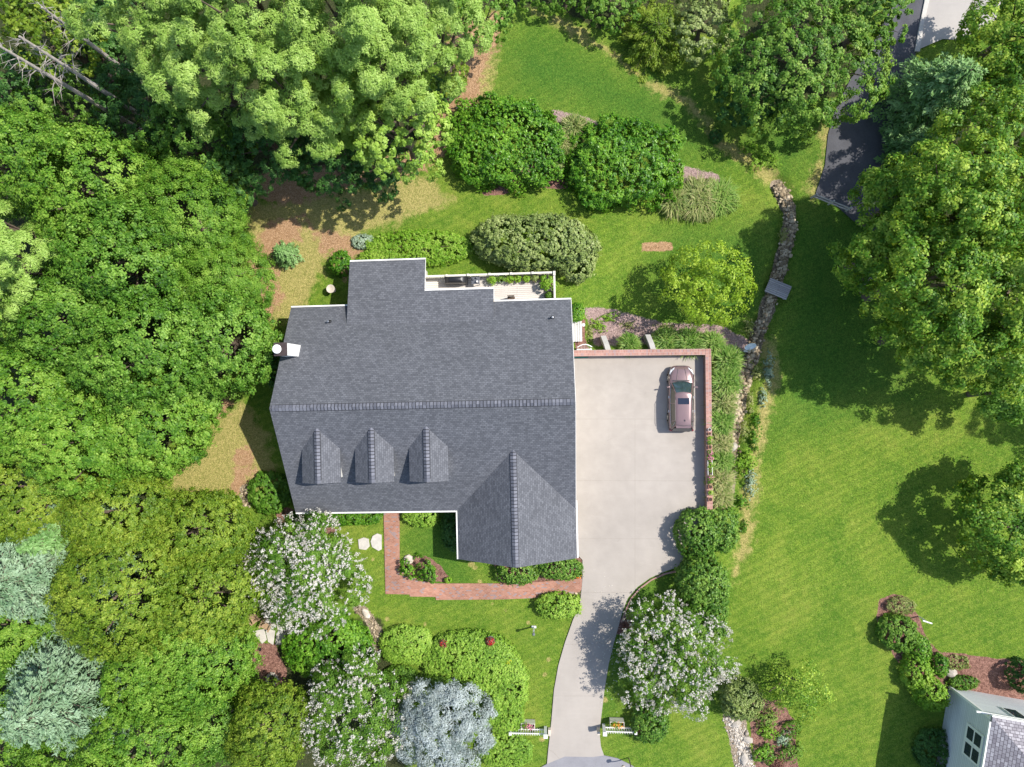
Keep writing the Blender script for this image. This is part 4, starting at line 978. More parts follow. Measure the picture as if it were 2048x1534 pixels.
# ------------------------------------------------------------------ picket fences at the drive mouth
def picket(label, u0, u1, v, side, blabel, plabel, fk):
    x0, y0_ = U(u0, v, 0); x1, _ = U(u1, v, 0)
    t = thing('picket_fence', label, 'fence', (x0, y0_, 0), 0, 'white picket fences either side of the driveway mouth'); L_ = x1 - x0
    b = MB()
    for z in (.35, .95): b.box((L_ / 2, 0, z), (L_, .05, .09))
    b.build('rail', M['white'], t, weld=False)
    b = MB(); n = int(L_ / .17)
    for i in range(n): b.box(((i + .5) * L_ / n, -.05, .58), (.07, .025, 1.05)); b.box(((i + .5) * L_ / n, -.05, 1.12), (.07, .025, .05), 0, .3)
    b.build('pickets', M['white'], t, weld=False)
    ends = [0, L_]
    for e_ in ends:
        big = (e_ > 0) == (side > 0)
        b = MB(); h = 1.35 if big else 1.1; ww = .22 if big else .12; b.box((e_, 0, h / 2), (ww, ww, h)); b.box((e_, 0, h + .03), (ww + .1, ww + .1, .08), 0, .8); b.build('post', M['white'], t, weld=False)
    bx = L_ * (.5 if side > 0 else .42)
    p = thing('planter_box', blabel, 'planter', (x0 + bx, y0_ + .42, 0), R(90))
    trough(p, 1.05, .4, .75, M['cream'], 'lime', fk, 9 + side)
    px_ = x0 - .35 if side > 0 else x1 + .35
    pot('flower_pot', plabel, px_, y0_ - .05, 0, .24, .4, M['terracotta'], LM['redbrown'], 'terracotta pots at the outer ends of the picket fences', 'flower pot', 90 + side, .8)
picket('white picket fence section left of the driveway mouth', 1022, 1091, 1453, 1, 'cream planter box behind the left picket fence', 'terracotta pot at the outer end of the left picket fence', 'pinkpet')
picket('white picket fence section right of the driveway mouth, partly under a bush', 1207, 1268, 1450, -1, 'cream planter box with orange flowers behind the right picket fence', 'terracotta pot at the outer end of the right picket fence', 'orangepet')
for u, v, lab in ((1099, 1461, 'flat tan stone block beside the left picket fence post'), (1196, 1456, 'short tan post block at the driveway edge beside the right picket fence')):
    x, y, g = UG(u, v); b = MB(); b.box((0, 0, .2 if u < 1150 else .42), (.22, .5 if u < 1150 else .25, .4 if u < 1150 else .84), 0, .95); o = b.build('stone_block', M['palerock'], bevel=.02); o.location = (x, y, g); tag(o, lab, 'block')
# curved mailbox-like post at bottom edge
x, y, g = UG(1255, 1512)
t = thing('shepherd_hook', 'dark curved garden post at the bottom edge right of the driveway mouth', 'garden post', (x + .1, y - .15, g))
b = MB(); b.tube([(0, 0, 0), (.02, 0, 1.1), (-.02, 0, 1.4), (-.2, 0, 1.6), (-.42, 0, 1.62), (-.55, 0, 1.45)], .04, 8); b.build('post', M['bark'], t, smooth=True)
b = MB(); b.lathe((-.55, 0, 1.15), [(.05, 0), (.13, .05), (.14, .22), (.1, .27), (.02, .3)], 12); b.build('lantern', M['palerock'], t, smooth=True)
# lawn lamp post
x, y, g = UG(1068, 1253); t = thing('lamp_post', 'short white lamp post standing alone on the front lawn', 'lamp post', (x, y, g))
b = MB(); b.box((0, 0, .75), (.1, .1, 1.5)); b.box((0, 0, .06), (.34, .16, .12)); b.build('post', M['white'], t, weld=False)
b = MB(); b.lathe((0, 0, 1.48), [(.09, 0), (.12, .05), (.12, .2), (.04, .28), (.02, .3)], 10); b.build('lamp_head', M['steel'], t)
# red flowers, yellow flowers near the junipers
for k, (u, v, lab, f) in enumerate([(888, 1285, 'red flowering plant at the left end of the big juniper', 'redpet'), (981, 1280, 'larger red flowering plant in a grey pot on top edge of the big juniper', 'redpet'), (1017, 1322, 'small yellow flowering plant at the right notch of the big juniper', 'yelpet')]):
    x, y = U(u, v, .75); pot('flower_pot', lab, x, y, .35 if k < 2 else .3, (.24, .3, .2)[k], .5, plain('grey_pot', (.2, .2, .22), .6), LM['redbrown'] if k < 2 else LM['lime'], None, 'flower pot', 120 + k, 1.1, LM[f])
# birdbath, disc
x, y, g = UG(667, 580); t = thing('birdbath', 'pale stone birdbath beside the back left wall of the house', 'birdbath', (x, y, g))
b = MB(); b.lathe((0, 0, 0), [(.2, 0), (.1, .1), (.08, .55), (.14, .6)], 16); b.build('pedestal', M['palerock'], t, smooth=True)
b = MB(); b.lathe((0, 0, .6), [(.12, 0), (.3, .1), (.33, .13), (.28, .13), (.1, .05)], 20); b.build('bowl', M['palerock'], t, smooth=True)
x, y, g = UG(1491, 702); t = thing('satellite_dish', 'pale blue oval satellite dish on a short white stand beside the creek', 'dish', (x, y, g))
b = MB(); b.tube([(0, 0, 0), (0, 0, 1.2), (-.05, .15, 1.5)], .035, 8); b.box((0, 0, .03), (.28, .16, .05)); b.build('stand', M['white'], t)
b = MB(); n_ = 24; c_ = Vector((-.07, .25, 1.55)); ax1 = Vector((1, .18, 0)).normalized(); ax2 = Vector((-.12, .5, .85)).normalized(); nz_ = ax1.cross(ax2)
rr = [[c_ + ax1 * (k * .44 * math.cos(2 * PI * i / n_)) + ax2 * (k * .42 * math.sin(2 * PI * i / n_)) - nz_ * (.09 * (1 - k * k) + off) for i in range(n_)] for k, off in ((.1, 0), (.5, 0), (.8, 0), (1, 0), (1, .02), (.5, .03), (.1, .03))]
b.loft(rr); b.build('dish', M['dishblue'], t, smooth=True)

# ------------------------------------------------------------------ footbridge, ladder, road gate
x, y, g = UG(1553, 579); t = thing('footbridge', 'small grey plank footbridge across the stony creek', 'footbridge', (x, y, g + .25), R(-23))
for i in range(7): b = MB(); b.box((0, -.48 + .16 * i, .14), (1.75, .15, .05)); b.build('plank', M['wood'], t, weld=False, bevel=.006)
for s in (-.72, .72): b = MB(); b.box((s, 0, .0), (.12, 1.1, .22)); b.build('beam', M['wood'], t)
x, y, g = UG(1745, 548); t = thing('wooden_rack', 'grey wooden ladder rack leaning under the right hand maples', 'rack', (x, y, g), R(62))
b = MB()
for s in (-.17, .17): b.tube([(-1.1, s, .2), (1.3, s, 1.3)], .05, 4)
b.build('side_rail', M['wood'], t)
b = MB()
for i in range(6): b.tube([(-.9 + .4 * i, -.17, .3 + .183 * i), (-.9 + .4 * i, .17, .3 + .183 * i)], .035, 5)
b.build('rung', M['wood'], t, weld=False)
b = MB(); b.tube([(1.0, -.17, 1.17), (1.05, -.17, 0)], .045, 4); b.tube([(1.0, .17, 1.17), (1.05, .17, 0)], .045, 4); b.build('leg', M['wood'], t, weld=False)
x0, y0_, g = UG(1622, 397); x1, y1, g = UG(1690, 424)
t = thing('rail_fence', 'weathered white two rail fence closing the end of the dark lane', 'fence', (x0, y0_, g), math.atan2(y1 - y0_, x1 - x0)); L_ = math.hypot(x1 - x0, y1 - y0_)
for z in (.55, 1.0): b = MB(); b.box((L_ / 2, 0, z), (L_, .05, .13)); b.build('rail', M['curb'], t)
for i in range(3): b = MB(); b.box((L_ * i / 2, .06, .55), (.12, .07, 1.2)); b.build('post', M['curb'], t)

# ------------------------------------------------------------------ fire-pit corner: flagstones, chairs, ring
for k, (pts, lab) in enumerate([([(505, 1262), (528, 1258), (533, 1280), (524, 1288)], 'pale flagstone in the sun nearest the fire pit path, left'), ([(530, 1256), (550, 1262), (546, 1290), (536, 1284)], 'pale flagstone between the chairs and the orange gravel'), ([(552, 1240), (580, 1248), (570, 1262), (555, 1260)], 'shaded flagstone right of the wooden chairs'), ([(553, 1266), (574, 1265), (568, 1288), (550, 1290)], 'shaded flagstone at the edge of the dark shrub'), ([(528, 1226), (548, 1228), (550, 1252), (532, 1252)], 'flagstone under the lower wooden chair')]):
    P = [U(u, v, .03) for u, v in pts]; b = MB(); b.prism(P, -.15, .03); tag(b.build('flagstone', M['flag'], bevel=.02), lab, 'flagstone', 'flagstones of the small patio')
def adirondack(label, u, v, rz):
    x, y, g = UG(u, v); t = thing('wooden_chair', label, 'chair', (x, y, .03), rz, 'wooden chairs on the flagstone patio')
    for i in range(6): b = MB(); b.box((-.27 + .108 * i, .3 , .72), (.095, .025, .85 - .05 * abs(i - 2.5)), tilt=('X', -.4)); b.build('back_slat', M['tanwood'], t)
    b = MB()
    for i in range(5): b.box((0, -.3 + .11 * i, .38 - .012 * i), (.6, .1, .025))
    b.build('seat', M['tanwood'], t, weld=False)
    for s in (-.37, .37): b = MB(); b.box((s, -.03, .58), (.13, .72, .025)); b.build('armrest', M['tanwood'], t)
    for s in (-.33, .33):
        for yy in (-.33, .28): b = MB(); b.box((s, yy, .28), (.05, .09, .57)); b.build('leg', M['tanwood'], t)
adirondack('slatted tan wooden chair at the upper left of the patio under the white myrtle', 512, 1233, R(35))
adirondack('slatted tan wooden chair at the lower right of the patio', 537, 1246, R(-25))
x, y, g = UG(545, 1357); t = thing('fire_pit', 'round stone fire ring on the orange bark mulch', 'fire pit', (x, y, g))
for i in range(11):
    a = 2 * PI * i / 11; b = MB(); b.rock((.42 * math.cos(a), .42 * math.sin(a), .1), (.26, .26, .22), i); b.build('ring_stone', M['rock'], t)
b = MB(); b.lathe((0, 0, .0), [(.32, 0), (.3, .05), (.05, .06)], 14); b.build('ash', M['soil'], t)
b = MB(); x, y, g = UG(521, 1298); b.lathe((0, 0, 0), [(.09, 0), (.12, .12), (.09, .12), (.07, .03)], 12); o = b.build('ground_lamp', M['black']); o.location = (x, y, g); tag(o, 'small black round lamp set in the orange mulch below the patio', 'lamp')

# ------------------------------------------------------------------ rocks and stones
def rock(label, u, v, d, group=None, mat='rock', rz=0.0, sd=None):
    x, y, g = UG(u, v); b = MB(); b.rock((0, 0, 0), d, sd if sd is not None else u % 17, 2, rz); o = b.build('rock', M[mat], smooth=False); o.location = (x, y, g + .0); tag(o, label, 'rock', group)
rock('rounded pale boulder in the corner bed beside the brick path', 818, 1119, (.9, .7, .55), mat='palerock')
rock('smooth pale boulder at the curved bed left of the front lawn', 733, 1227, (.55, .85, .4), mat='palerock', rz=.6)
rock('brown boulder beside the creek, lower end near the wall grasses', 1465, 893, (.75, .7, .6))
rock('flat dark rock in the pale gravel strip, upper one', 1473, 1447, (.75, .5, .3), rz=.4)
rock('flat grey rock in the middle of the pale gravel strip', 1496, 1480, (.8, .5, .3), rz=-.3)
rock('grey rock at the bottom of the pale gravel strip', 1489, 1518, (.6, .9, .35))
rock('grey boulder under the right hand maples beside the ladder rack', 1728, 577, (.9, .8, .7))
rock('rock in the far right bed near the neighbouring house', 1902, 1345, (1.0, .7, .5))
rock('bleached rock lying on the pine straw left of the two big mounds', 918, 216, (.5, .35, .3), mat='palerock')
rg2 = np.random.default_rng(12)
for k, (pts, lab) in enumerate([([(716, 1079), (727, 1075), (737, 1078), (739, 1093), (732, 1100), (718, 1098)], 'smaller left stepping stone in the lawn beside the brick path'), ([(745, 1072), (754, 1067), (763, 1070), (763, 1099), (757, 1102), (744, 1094), (741, 1083)], 'larger right stepping stone next to the brick path')]):
    P = [U(u, v, .02) for u, v in pts]; b = MB(); b.prism(P, -.12, .03); tag(b.build('stepping_stone', M['flag'], bevel=.02), lab, 'stepping stone')
# creek cobbles: nobody could count them
def stones(name, label, path, half, n, smin, smax, mat, sd, cat='stones'):
    rng = np.random.default_rng(sd); bm = bmesh.new(); bmesh.ops.create_icosphere(bm, subdivisions=1, radius=.5)
    bv = np.array([v.co[:] for v in bm.verts]); bf = np.array([[v.index for v in f.verts] for f in bm.faces]); bm.free()
    pts = np.array(path, float); seg = np.hypot(*np.diff(pts, axis=0).T); cs = np.concatenate([[0], np.cumsum(seg)]); V = []; Fs = []
    for i in range(n):
        s = rng.uniform(0, cs[-1]); j = min(len(seg) - 1, int(np.searchsorted(cs, s) - 1)); j = max(j, 0); tt = (s - cs[j]) / seg[j]; p = pts[j] * (1 - tt) + pts[j + 1] * tt
        nrm = np.array([-(pts[j + 1] - pts[j])[1], (pts[j + 1] - pts[j])[0]]) / seg[j]; o = np.clip(rng.normal(0, .55), -1.3, 1.3) * half; q = p + nrm * o
        x, y, g = UG(*q); g -= .06 + .28 * max(0, 1 - (abs(o) / 26) ** 2) * (1 if half > 12 and 'creek' in name else 0)
        k = rng.uniform(smin, smax) * (1 if rng.random() > .1 else 1.6); sc = np.array([k * rng.uniform(.7, 1.3), k * rng.uniform(.7, 1.3), k * rng.uniform(.4, .7)])
        vv = bv * rng.uniform(.8, 1.2, (len(bv), 1)) * sc; a = rng.uniform(0, 6.28); vv = np.stack([vv[:, 0] * math.cos(a) - vv[:, 1] * math.sin(a), vv[:, 0] * math.sin(a) + vv[:, 1] * math.cos(a), vv[:, 2]], 1)
        V.append(vv + [x, y, g + sc[2] * .2]); Fs.append(bf + i * len(bv))
    r = rng.random(n); o = npmesh(name, np.concatenate(V), np.concatenate(Fs), mat, None, dict(rnd=np.repeat(r, len(bv)))); tag(o, label, cat, None, 'stuff')
stonem = leafm('mixed_cobbles', (.08, .06, .035), (.26, .2, .125), (.52, .43, .3), rough=.9, trans=0)
stones('creek_stones', 'brown and tan cobbles filling the dry creek bed', CREEK[3:14], 11, 1100, .1, .28, stonem, 5)
stones('creek_stones', 'tan flat stones edging the lower creek beside the ornamental grasses', CREEK[13:], 14, 420, .16, .42, stonem, 6)
stones('gravel', 'pale stones of the gravel strip at the bottom bed', [(1462, 1432), (1472, 1460), (1488, 1500), (1495, 1560)], 15, 1100, .06, .19, leafm('pale_cobbles', (.2, .17, .14), (.4, .35, .29), (.62, .56, .48), rough=.9, trans=0), 7, 'gravel')
stones('gravel', 'small pale stones edging the bed left of the front lawn', [(712, 1218), (745, 1240), (757, 1290), (756, 1308)], 7, 160, .08, .2, stonem, 8, 'gravel')
stones('gravel', 'pale stones in the strip beside the left house corner', [(490, 970), (496, 990), (490, 1012)], 9, 160, .1, .25, stonem, 9, 'gravel')
stones('gravel', 'small stones between the brick path and the oval shrub', [(1075, 1190), (1110, 1182), (1160, 1188)], 4, 110, .06, .16, stonem, 10, 'gravel')
# thin sticks on the mulch
# ------------------------------------------------------------------ neighbouring house, lower right
def neighbour():
    x, y = U(1983, 1437, 5.4); t = thing('neighbour_house', 'pale grey neighbouring house with shingle roof cut by the lower right corner', 'house', (x + .35, y - .3, 0), R(-9))
    Wd, D = 14, 14
    b = MB(); b.box((Wd / 2, -D / 2, 2.0), (Wd, D, 6.6)); b.build('wall', brickm('neighbour_siding', (.62, .63, .64), (.68, .69, .7), (.4, .41, .42), 30, .18, .012, uv=True, blot=.08), t, weld=False)
    b = MB(); o = .35; zt = 5.4; hr = 2.6; q = 4.6
    P = [(-o, o, zt), (Wd, o, zt), (Wd, -D, zt), (-o, -D, zt)]
    b.slab([P[0], (q, -q, zt + hr), (Wd, -q, zt + hr), P[1]][::-1], .14, P[0], (1, 0, 0), Vector((0, 1, -hr / (q + o))).normalized())
    b.slab([P[0], (-o, -D, zt), (q, -D, zt + hr), (q, -q, zt + hr)], .14, P[0], (0, 1, 0), Vector((-1, 0, -hr / (q + o))).normalized())
    b.build('roof', brickm('neighbour_shingles', (.22, .2, .22), (.42, .4, .42), (.1, .09, .1), .3, .2, .02, uv=True, blot=.15), t, weld=False)
    b = MB(); b.box((Wd / 2 - o, o + .05, zt - .08), (Wd, .12, .14)); b.box((-o - .05, -D / 2, zt - .08), (.12, D, .14)); b.build('gutter', M['white'], t, weld=False)
    for (yy, z) in ((-1.9, 3.6), (-3.0, 3.6)):
        b = MB(); b.box((-.03, yy, z), (.16, 1.1, 1.9)); f = b.build('window', M['white'], t)
        b = MB(); b.box((-.11, yy, z - .4), (.04, .8, .66)); b.box((-.11, yy, z + .42), (.04, .8, .66)); b.build('pane', M['glass'], f, weld=False)
    for xx in (2.6, 4.6):
        b = MB(); b.box((xx, .02, 3.3), (1.0, .14, 1.5)); f = b.build('window', M['white'], t)
        b = MB(); b.box((xx, .08, 3.3), (.8, .06, 1.3)); b.build('pane', M['glass'], f)
    b = MB(); b.box((3.5, .3, 4.75), (9, .1, .12)); b.box((-.05, .05, 2.3), (.16, .16, 6.0)); b.build('corner_board', M['white'], t, weld=False)
neighbour()
x, y, g = UG(1838, 1233); t = thing('garden_stake', 'white T shaped garden stake in the bed above the round shrubs', 'stake', (x, y, g), R(-10))
b = MB(); b.tube([(0, 0, 0), (0, 0, 1.3)], .045, 6); b.tube([(-.4, .05, 1.25), (.25, -.02, 1.3)], .05, 6); b.build('stake', M['white'], t)

# ------------------------------------------------------------------ TREES, left and upper forest
WP = 'tall pale pines behind the back lawn'
def pine(label, u, v, r, h, kind='pine', grp=WP, rv=None):
    return tree('pine_tree', label, 'pine tree', kind, u, v, r, rv or r, h, rz=h * .38, L=.2, W=.06, cover=7, lr=.19, nsub=24, irr=.3, thin=True, up=.8, group=grp, flat=.7, sr=.27)
pine('pale pine at the top edge, leftmost of the tall pines', 320, 60, 115, 17)
pine('pale pine with drooping plumes, second from the left among the tall pines', 430, 150, 110, 15.5)
pine('sage green pine touching the top edge above the back lawn, third along', 520, 40, 120, 18)
pine('pine in the middle of the tall group, ending in ragged plumes below', 590, 200, 110, 16)
pine('tallest blue tinged pine at the top edge, centre of the group', 690, 60, 130, 19)
pine('blue tinged pine right of centre in the tall group', 780, 140, 110, 17)
pine('yellower pine at the top edge, rightmost of the tall group', 870, 60, 95, 15)
pine('lower pine reaching over the pine straw above the maple', 690, 220, 85, 13, 'pineyellow')
tree('maple_tree', 'yellow green maple overhanging the pine straw left of the round mounds', 'tree', 'pineyellow', 795, 255, 104, 104, 11, L=.2, W=.13, cover=9, lr=.28, irr=.2)
UN = 'dark understorey trees beneath the pines'
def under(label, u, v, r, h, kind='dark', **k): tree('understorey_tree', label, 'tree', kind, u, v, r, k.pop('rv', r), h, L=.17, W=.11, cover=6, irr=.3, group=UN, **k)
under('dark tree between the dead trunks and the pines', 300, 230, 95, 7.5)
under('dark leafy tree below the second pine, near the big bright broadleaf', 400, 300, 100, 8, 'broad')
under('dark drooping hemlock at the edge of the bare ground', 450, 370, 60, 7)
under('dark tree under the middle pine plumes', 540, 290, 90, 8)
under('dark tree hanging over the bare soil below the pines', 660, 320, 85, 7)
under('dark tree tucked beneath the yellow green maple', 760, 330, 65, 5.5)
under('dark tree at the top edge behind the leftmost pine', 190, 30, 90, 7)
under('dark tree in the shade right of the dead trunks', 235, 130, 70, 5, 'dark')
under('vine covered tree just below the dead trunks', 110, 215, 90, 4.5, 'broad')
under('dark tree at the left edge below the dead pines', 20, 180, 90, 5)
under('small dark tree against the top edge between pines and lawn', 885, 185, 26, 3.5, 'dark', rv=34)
tree('vine_tree', 'olive yellow vine covered tree among the dead branches at the top left', 'tree', 'olive', 110, 80, 80, 80, 9, cover=5, irr=.35)
tree('vine_tree', 'narrow olive vine covered tree between the two pairs of dead trunks', 'tree', 'olive', 70, 20, 60, 50, 10, cover=5, irr=.35)
tree('bushy_tree', 'bright green bushy tree at the top edge beside the pine straw', 'tree', 'broad', 965, 30, 60, 55, 6, L=.2, W=.13)
tree('bushy_tree', 'small olive tree at the edge of the pine straw, above the maple', 'tree', 'olive', 908, 150, 26, 46, 4, L=.16, W=.1)
# dead trees
def dead(label, u, v, h, lean, sd):
    rng = np.random.default_rng(sd); x, y, g = UG(u, v); t = thing('dead_tree', label, 'dead tree', (x, y, g - .1), 0, 'bare dead pines at the top left')
    b = MB(); pts = [Vector((lean[0] * (k / 6) ** 1.2, lean[1] * (k / 6), h * k / 6)) for k in range(7)]; b.tube(pts, [.24 - .028 * k for k in range(7)], 8); b.build('trunk', M['greybark'], t, smooth=True)
    for k in range(24):
        b = MB(); z = rng.uniform(.62, 1.0); i = min(5, int(z * 6)); p = pts[i].lerp(pts[i + 1], z * 6 - i); a = rng.uniform(0, 6.28); ln = rng.uniform(.8, 2.6) * (1.35 - z)
        d = Vector((math.cos(a), math.sin(a), rng.uniform(-.1, .4))); m = p + d * ln * .5 + Vector((0, 0, .1)); q = p + d * ln + Vector((rng.normal(0, .2), rng.normal(0, .2), -.1)); b.tube([p, m, q], [.035, .02, .008], 4)
        for _ in range(3): d2 = (d + Vector(rng.normal(0, .6, 3))).normalized(); b.tube([m, m + d2 * ln * .45], [.014, .005], 3, cap=False)
        b.build('limb', M['greybark'], t, weld=False)
dead('bare grey dead pine, lower of the two long trunks', 292, 268, 13.5, (-.9, .4), 3)
dead('bare grey dead pine, upper of the two long trunks', 325, 262, 13, (-1.4, 1.0), 4)
dead('shorter dead pine with dark trunk nearest the pines', 300, 180, 11, (-.5, .6), 5)
BL = 'broadleaf trees left of the house'
def broad(label, u, v, r, h, kind='broad', rv=None, L=.25, W=.17, cover=6, **k): tree('broadleaf_tree', label, 'tree', kind, u, v, r, rv or r, h, L=L * .68, W=W * .68, cover=cover, full=.07, group=BL, **k)
broad('yellowish broadleaf tree at the left edge, uppermost of the left wood', 40, 330, 120, 11, 'bright')
broad('broad green tree above the row of four, touching the dark hemlock', 190, 390, 130, 11.5, 'bright')
broad('green tree whose feathery right side reaches the orange soil patch', 380, 450, 120, 10, 'bright', L=.2, W=.1)
broad('mid green tree in the middle of the left wood above the chimney level', 260, 530, 135, 12)
broad('feathery leaved tree just left of the small blue spruce', 455, 560, 95, 8.5, 'bright', L=.18, W=.08)
broad('mid green tree right beside the pale pine at the left edge', 150, 640, 125, 12)
broad('dense green tree whose crown nearly touches the chimney', 440, 680, 115, 9.5)
broad('large green tree left of the chimney, in the heart of the wood', 300, 700, 130, 12)
broad('bright green tree at the left edge level with the roof ridge', 70, 800, 140, 12, 'bright')
broad('bright green tree left of the dry grass patch beside the house', 310, 845, 120, 9.5, 'bright')
broad('bright green tree above the olive one, lower left of the wood', 180, 880, 120, 11, 'bright')
broad('small green tree filling the gap above the dry patch', 390, 790, 55, 6.5, 'broad')
PL = 'pale pines at the left edge'
pine('big pale pine plume at the left edge level with the back lawn', 45, 530, 95, 18, 'pine', PL)
pine('smaller pale pine at the left edge just below the big one', 5, 640, 60, 16, 'pineyellow', PL)
pine('pale pine at the left edge, topmost and half out of view', -10, 450, 60, 17, 'pine', PL)
OL = 'yellow olive trees at the lower left'
def oliv(label, u, v, r, h, kind='olive', rv=None, **k): tree('olive_green_tree', label, 'tree', kind, u, v, r, rv or r, h, L=.145, W=.095, cover=6, full=.06, sr=.27, group=OL, **k)
oliv('olive tree at the left edge just above the upper blue spruce', 60, 985, 110, 10)
oliv('olive tree below the dry grass patch, beside the left house corner', 400, 1060, 105, 8, rv=85)
oliv('olive tree above the largest one, topmost of the lower left wood', 250, 1030, 110, 9.5, rv=85)
oliv('largest yellow olive tree, in the centre of the lower left wood', 260, 1170, 140, 11)
oliv('olive tree touching the white myrtle on its right', 410, 1190, 105, 9)
oliv('bright yellow green tree left of the fire pit', 390, 1310, 120, 9, 'bright')
oliv('bright yellow green tree between the lower blue spruce and the fire pit tree', 315, 1345, 100, 9, 'bright')
oliv('yellow green tree at the bottom edge, leftmost', 140, 1540, 100, 8, 'bright')
oliv('yellow green tree at the bottom edge, below the lower blue spruce', 290, 1470, 120, 9.5, 'bright')
oliv('bushy yellow tree below the fire pit at the bottom edge', 540, 1455, 80, 7, 'olive', rv=95)
oliv('dark gap filling tree left of the yellow bottom tree', 430, 1450, 75, 5.5, 'broad')
oliv('yellow green tree peeking between the two blue spruces', 50, 1258, 85, 6.5, 'bright')
oliv('dark green tree filling the left edge beneath the lower blue spruce', 10, 1340, 80, 5, 'broad')
oliv('dark green tree at the left edge below the pines and above the upper blue spruce', 10, 1030, 60, 6, 'broad')
conifer('blue_spruce', 'blue spruce at the left edge, upper of the two', 'spruce', 95, 1135, 145, 13, 'blue spruces at the left edge', dens=48, nper=10, L=.28, W=.09, power=.7, step=.45)
conifer('blue_spruce', 'blue spruce at the lower left, lower of the two', 'spruce', 165, 1365, 185, 12.5, 'blue spruces at the left edge', dens=48, nper=10, L=.28, W=.09, power=.7, step=.45)
conifer('fir_tree', 'pale green fir top between the upper blue spruce and the olive trees', 'teal', 165, 1060, 70, 11, dens=28)
conifer('young_spruce', 'small round blue green spruce on the lawn behind the house', 'teal', 567, 508, 30, 2.4, dens=60, nper=10, step=.2, L=.2, W=.06)

# ------------------------------------------------------------------ TREES, right side
def park(label, u, v, r, h, kind='park', rv=None, **k): tree('street_tree', label, 'tree', kind, u, v, r, rv or r, h, L=.18, W=.12, cover=7, irr=.22, lr=.24, group=k.pop('group', None), **k)
park('large round green tree beside the dark lane at the top', 1604, 118, 150, 5.0, rv=140)
park('pale leaved tree at the top edge overhanging the lane', 1742, 30, 66, 5.5, rv=74)
park('shorter dark tree at the foot of the large round tree by the stream', 1505, 185, 66, 2.7, 'dark', rv=76)
conifer('juniper_tree', 'dark olive juniper at the top edge above the ditch', 'olive', 1312, 60, 84, 2.8, base=.02, dens=70, nper=11, step=.3, L=.24, W=.07, power=.6)
tree('bushy_tree', 'grey green bushy tree between the juniper and the large round tree', 'tree', 'rhodo', 1405, 52, 62, 68, 2.7, L=.18, W=.12)
tree('bushy_tree', 'green bushy tree at the top edge left of the juniper', 'tree', 'crape', 1225, 10, 62, 50, 2.6, L=.18, W=.12)
tree('bushy_tree', 'low green bushes at the very top edge above the upper lawn tip', 'bush', 'crape', 1130, -8, 95, 30, 2.0, L=.18, W=.12)
conifer('fir_tree', 'blue green fir beside the lane at the upper right', 'teal', 1897, 172, 106, 7, dens=44, nper=9, step=.45, L=.32, W=.1, power=.6, base=.05)
conifer('fir_tree', 'smaller dark fir below the blue green one at the lane edge', 'teal', 1846, 285, 58, 4.2, dens=44, power=.6, base=.05)
MP = 'maples at the right hand side'
def maple(label, u, v, r, h, kind='maple', rv=None, **k): tree('maple_tree', label, 'tree', kind, u, v, r, rv or r, h, L=.19, W=.13, cover=k.pop('cover', 8), rz=h * .43, zmin=-.5, irr=.26, lr=.24, sr=k.pop('sr', .38), group=MP, **k)
maple('maple at the top right corner beside the concrete apron', 2030, 60, 92, 6.2, rv=100)
maple('green maple behind the blue green fir at the right edge', 2030, 175, 70, 6)
maple('yellow tipped maple at the right edge, below the fir', 1975, 305, 105, 9)
maple('maple overhanging the lane end, leftmost of the upper maples', 1800, 405, 72, 8)
maple('maple between the lane end and the right edge, crown full of light tips', 1885, 420, 115, 11.5)
maple('maple hanging over the shaded lawn, leftmost of the right hand group', 1752, 512, 72, 8, rv=62)
maple('tall maple in the middle of the right hand group', 1850, 560, 115, 12)
maple('maple at the right edge, upper middle', 2020, 450, 110, 11.5)
maple('maple at the right edge in the middle of the group', 1990, 590, 110, 12)
maple('maple with its lower rim over the sunny lawn edge', 1860, 670, 95, 9.5, rv=70)
maple('lowest right maple above the sunny lawn', 1985, 710, 85, 9.5, rv=75)
maple('maple just outside the right edge whose shade falls on the right hand lawn', 2500, 770, 120, 12)
maple('short dark maple below the lowest right crown', 2020, 790, 60, 6, 'broad', rv=50)
maple('round maple alone on the right hand lawn, cut by the right edge', 2032, 1046, 98, 5.0, rv=114, cover=7, full=.13, sr=.42)
tree('birch_tree', 'light green birch standing alone on the back lawn with a ragged crown', 'tree', 'birch', 1413, 570, 80, 72, 4.6, L=.18, W=.11, cover=4.5, lr=.17, nl=80, irr=.55, multi=True, nsub=8, sr=.35)

# ------------------------------------------------------------------ myrtles, cedar and garden shrubs
CM = 'crape myrtles in white flower'
def myrtle(label, u, v, ru, rv, h, fl, cover=5): return tree('crape_myrtle', label, 'tree', 'crape', u, v, ru, rv, h, rz=h * .42, L=.14, W=.085, cover=cover, lr=.22, irr=.16, nsub=12, group=CM, flowers=fl, multi=True, sr=.4)
myrtle('white flowering myrtle beside the front left corner of the house', 612, 1142, 108, 108, 5.6, 85, 7)
myrtle('white flowering myrtle right of the driveway bend', 1343, 1312, 100, 104, 4.7, 85, 8)
myrtle('white flowering myrtle at the bottom edge left of the silver cedar', 705, 1420, 100, 106, 5.4, 52, 7)
tree('silver_cedar', 'silvery blue weeping cedar at the bottom edge', 'tree', 'cedar', 885, 1452, 92, 98, 5.0, rz=2.3, L=.2, W=.06, cover=9, thin=True, lr=.28, irr=.12, up=.3, zmin=-.1, sr=.4)
shrub('shrub_mound', 'big round glossy shrub mound on the back lawn, left of the pair', 'shrub', 1005, 288, 119, 92, 2.4, irr=.085, p=2.15, L=.17, W=.1, group='twin shrub mounds on the back lawn')
shrub('shrub_mound', 'big round shrub mound on the back lawn, right of the pair', 'shrub', 1237, 329, 114, 87, 2.5, L=.24, W=.09, group='twin shrub mounds on the back lawn', irr=.09, p=2.15, sr=.2, thin=True)
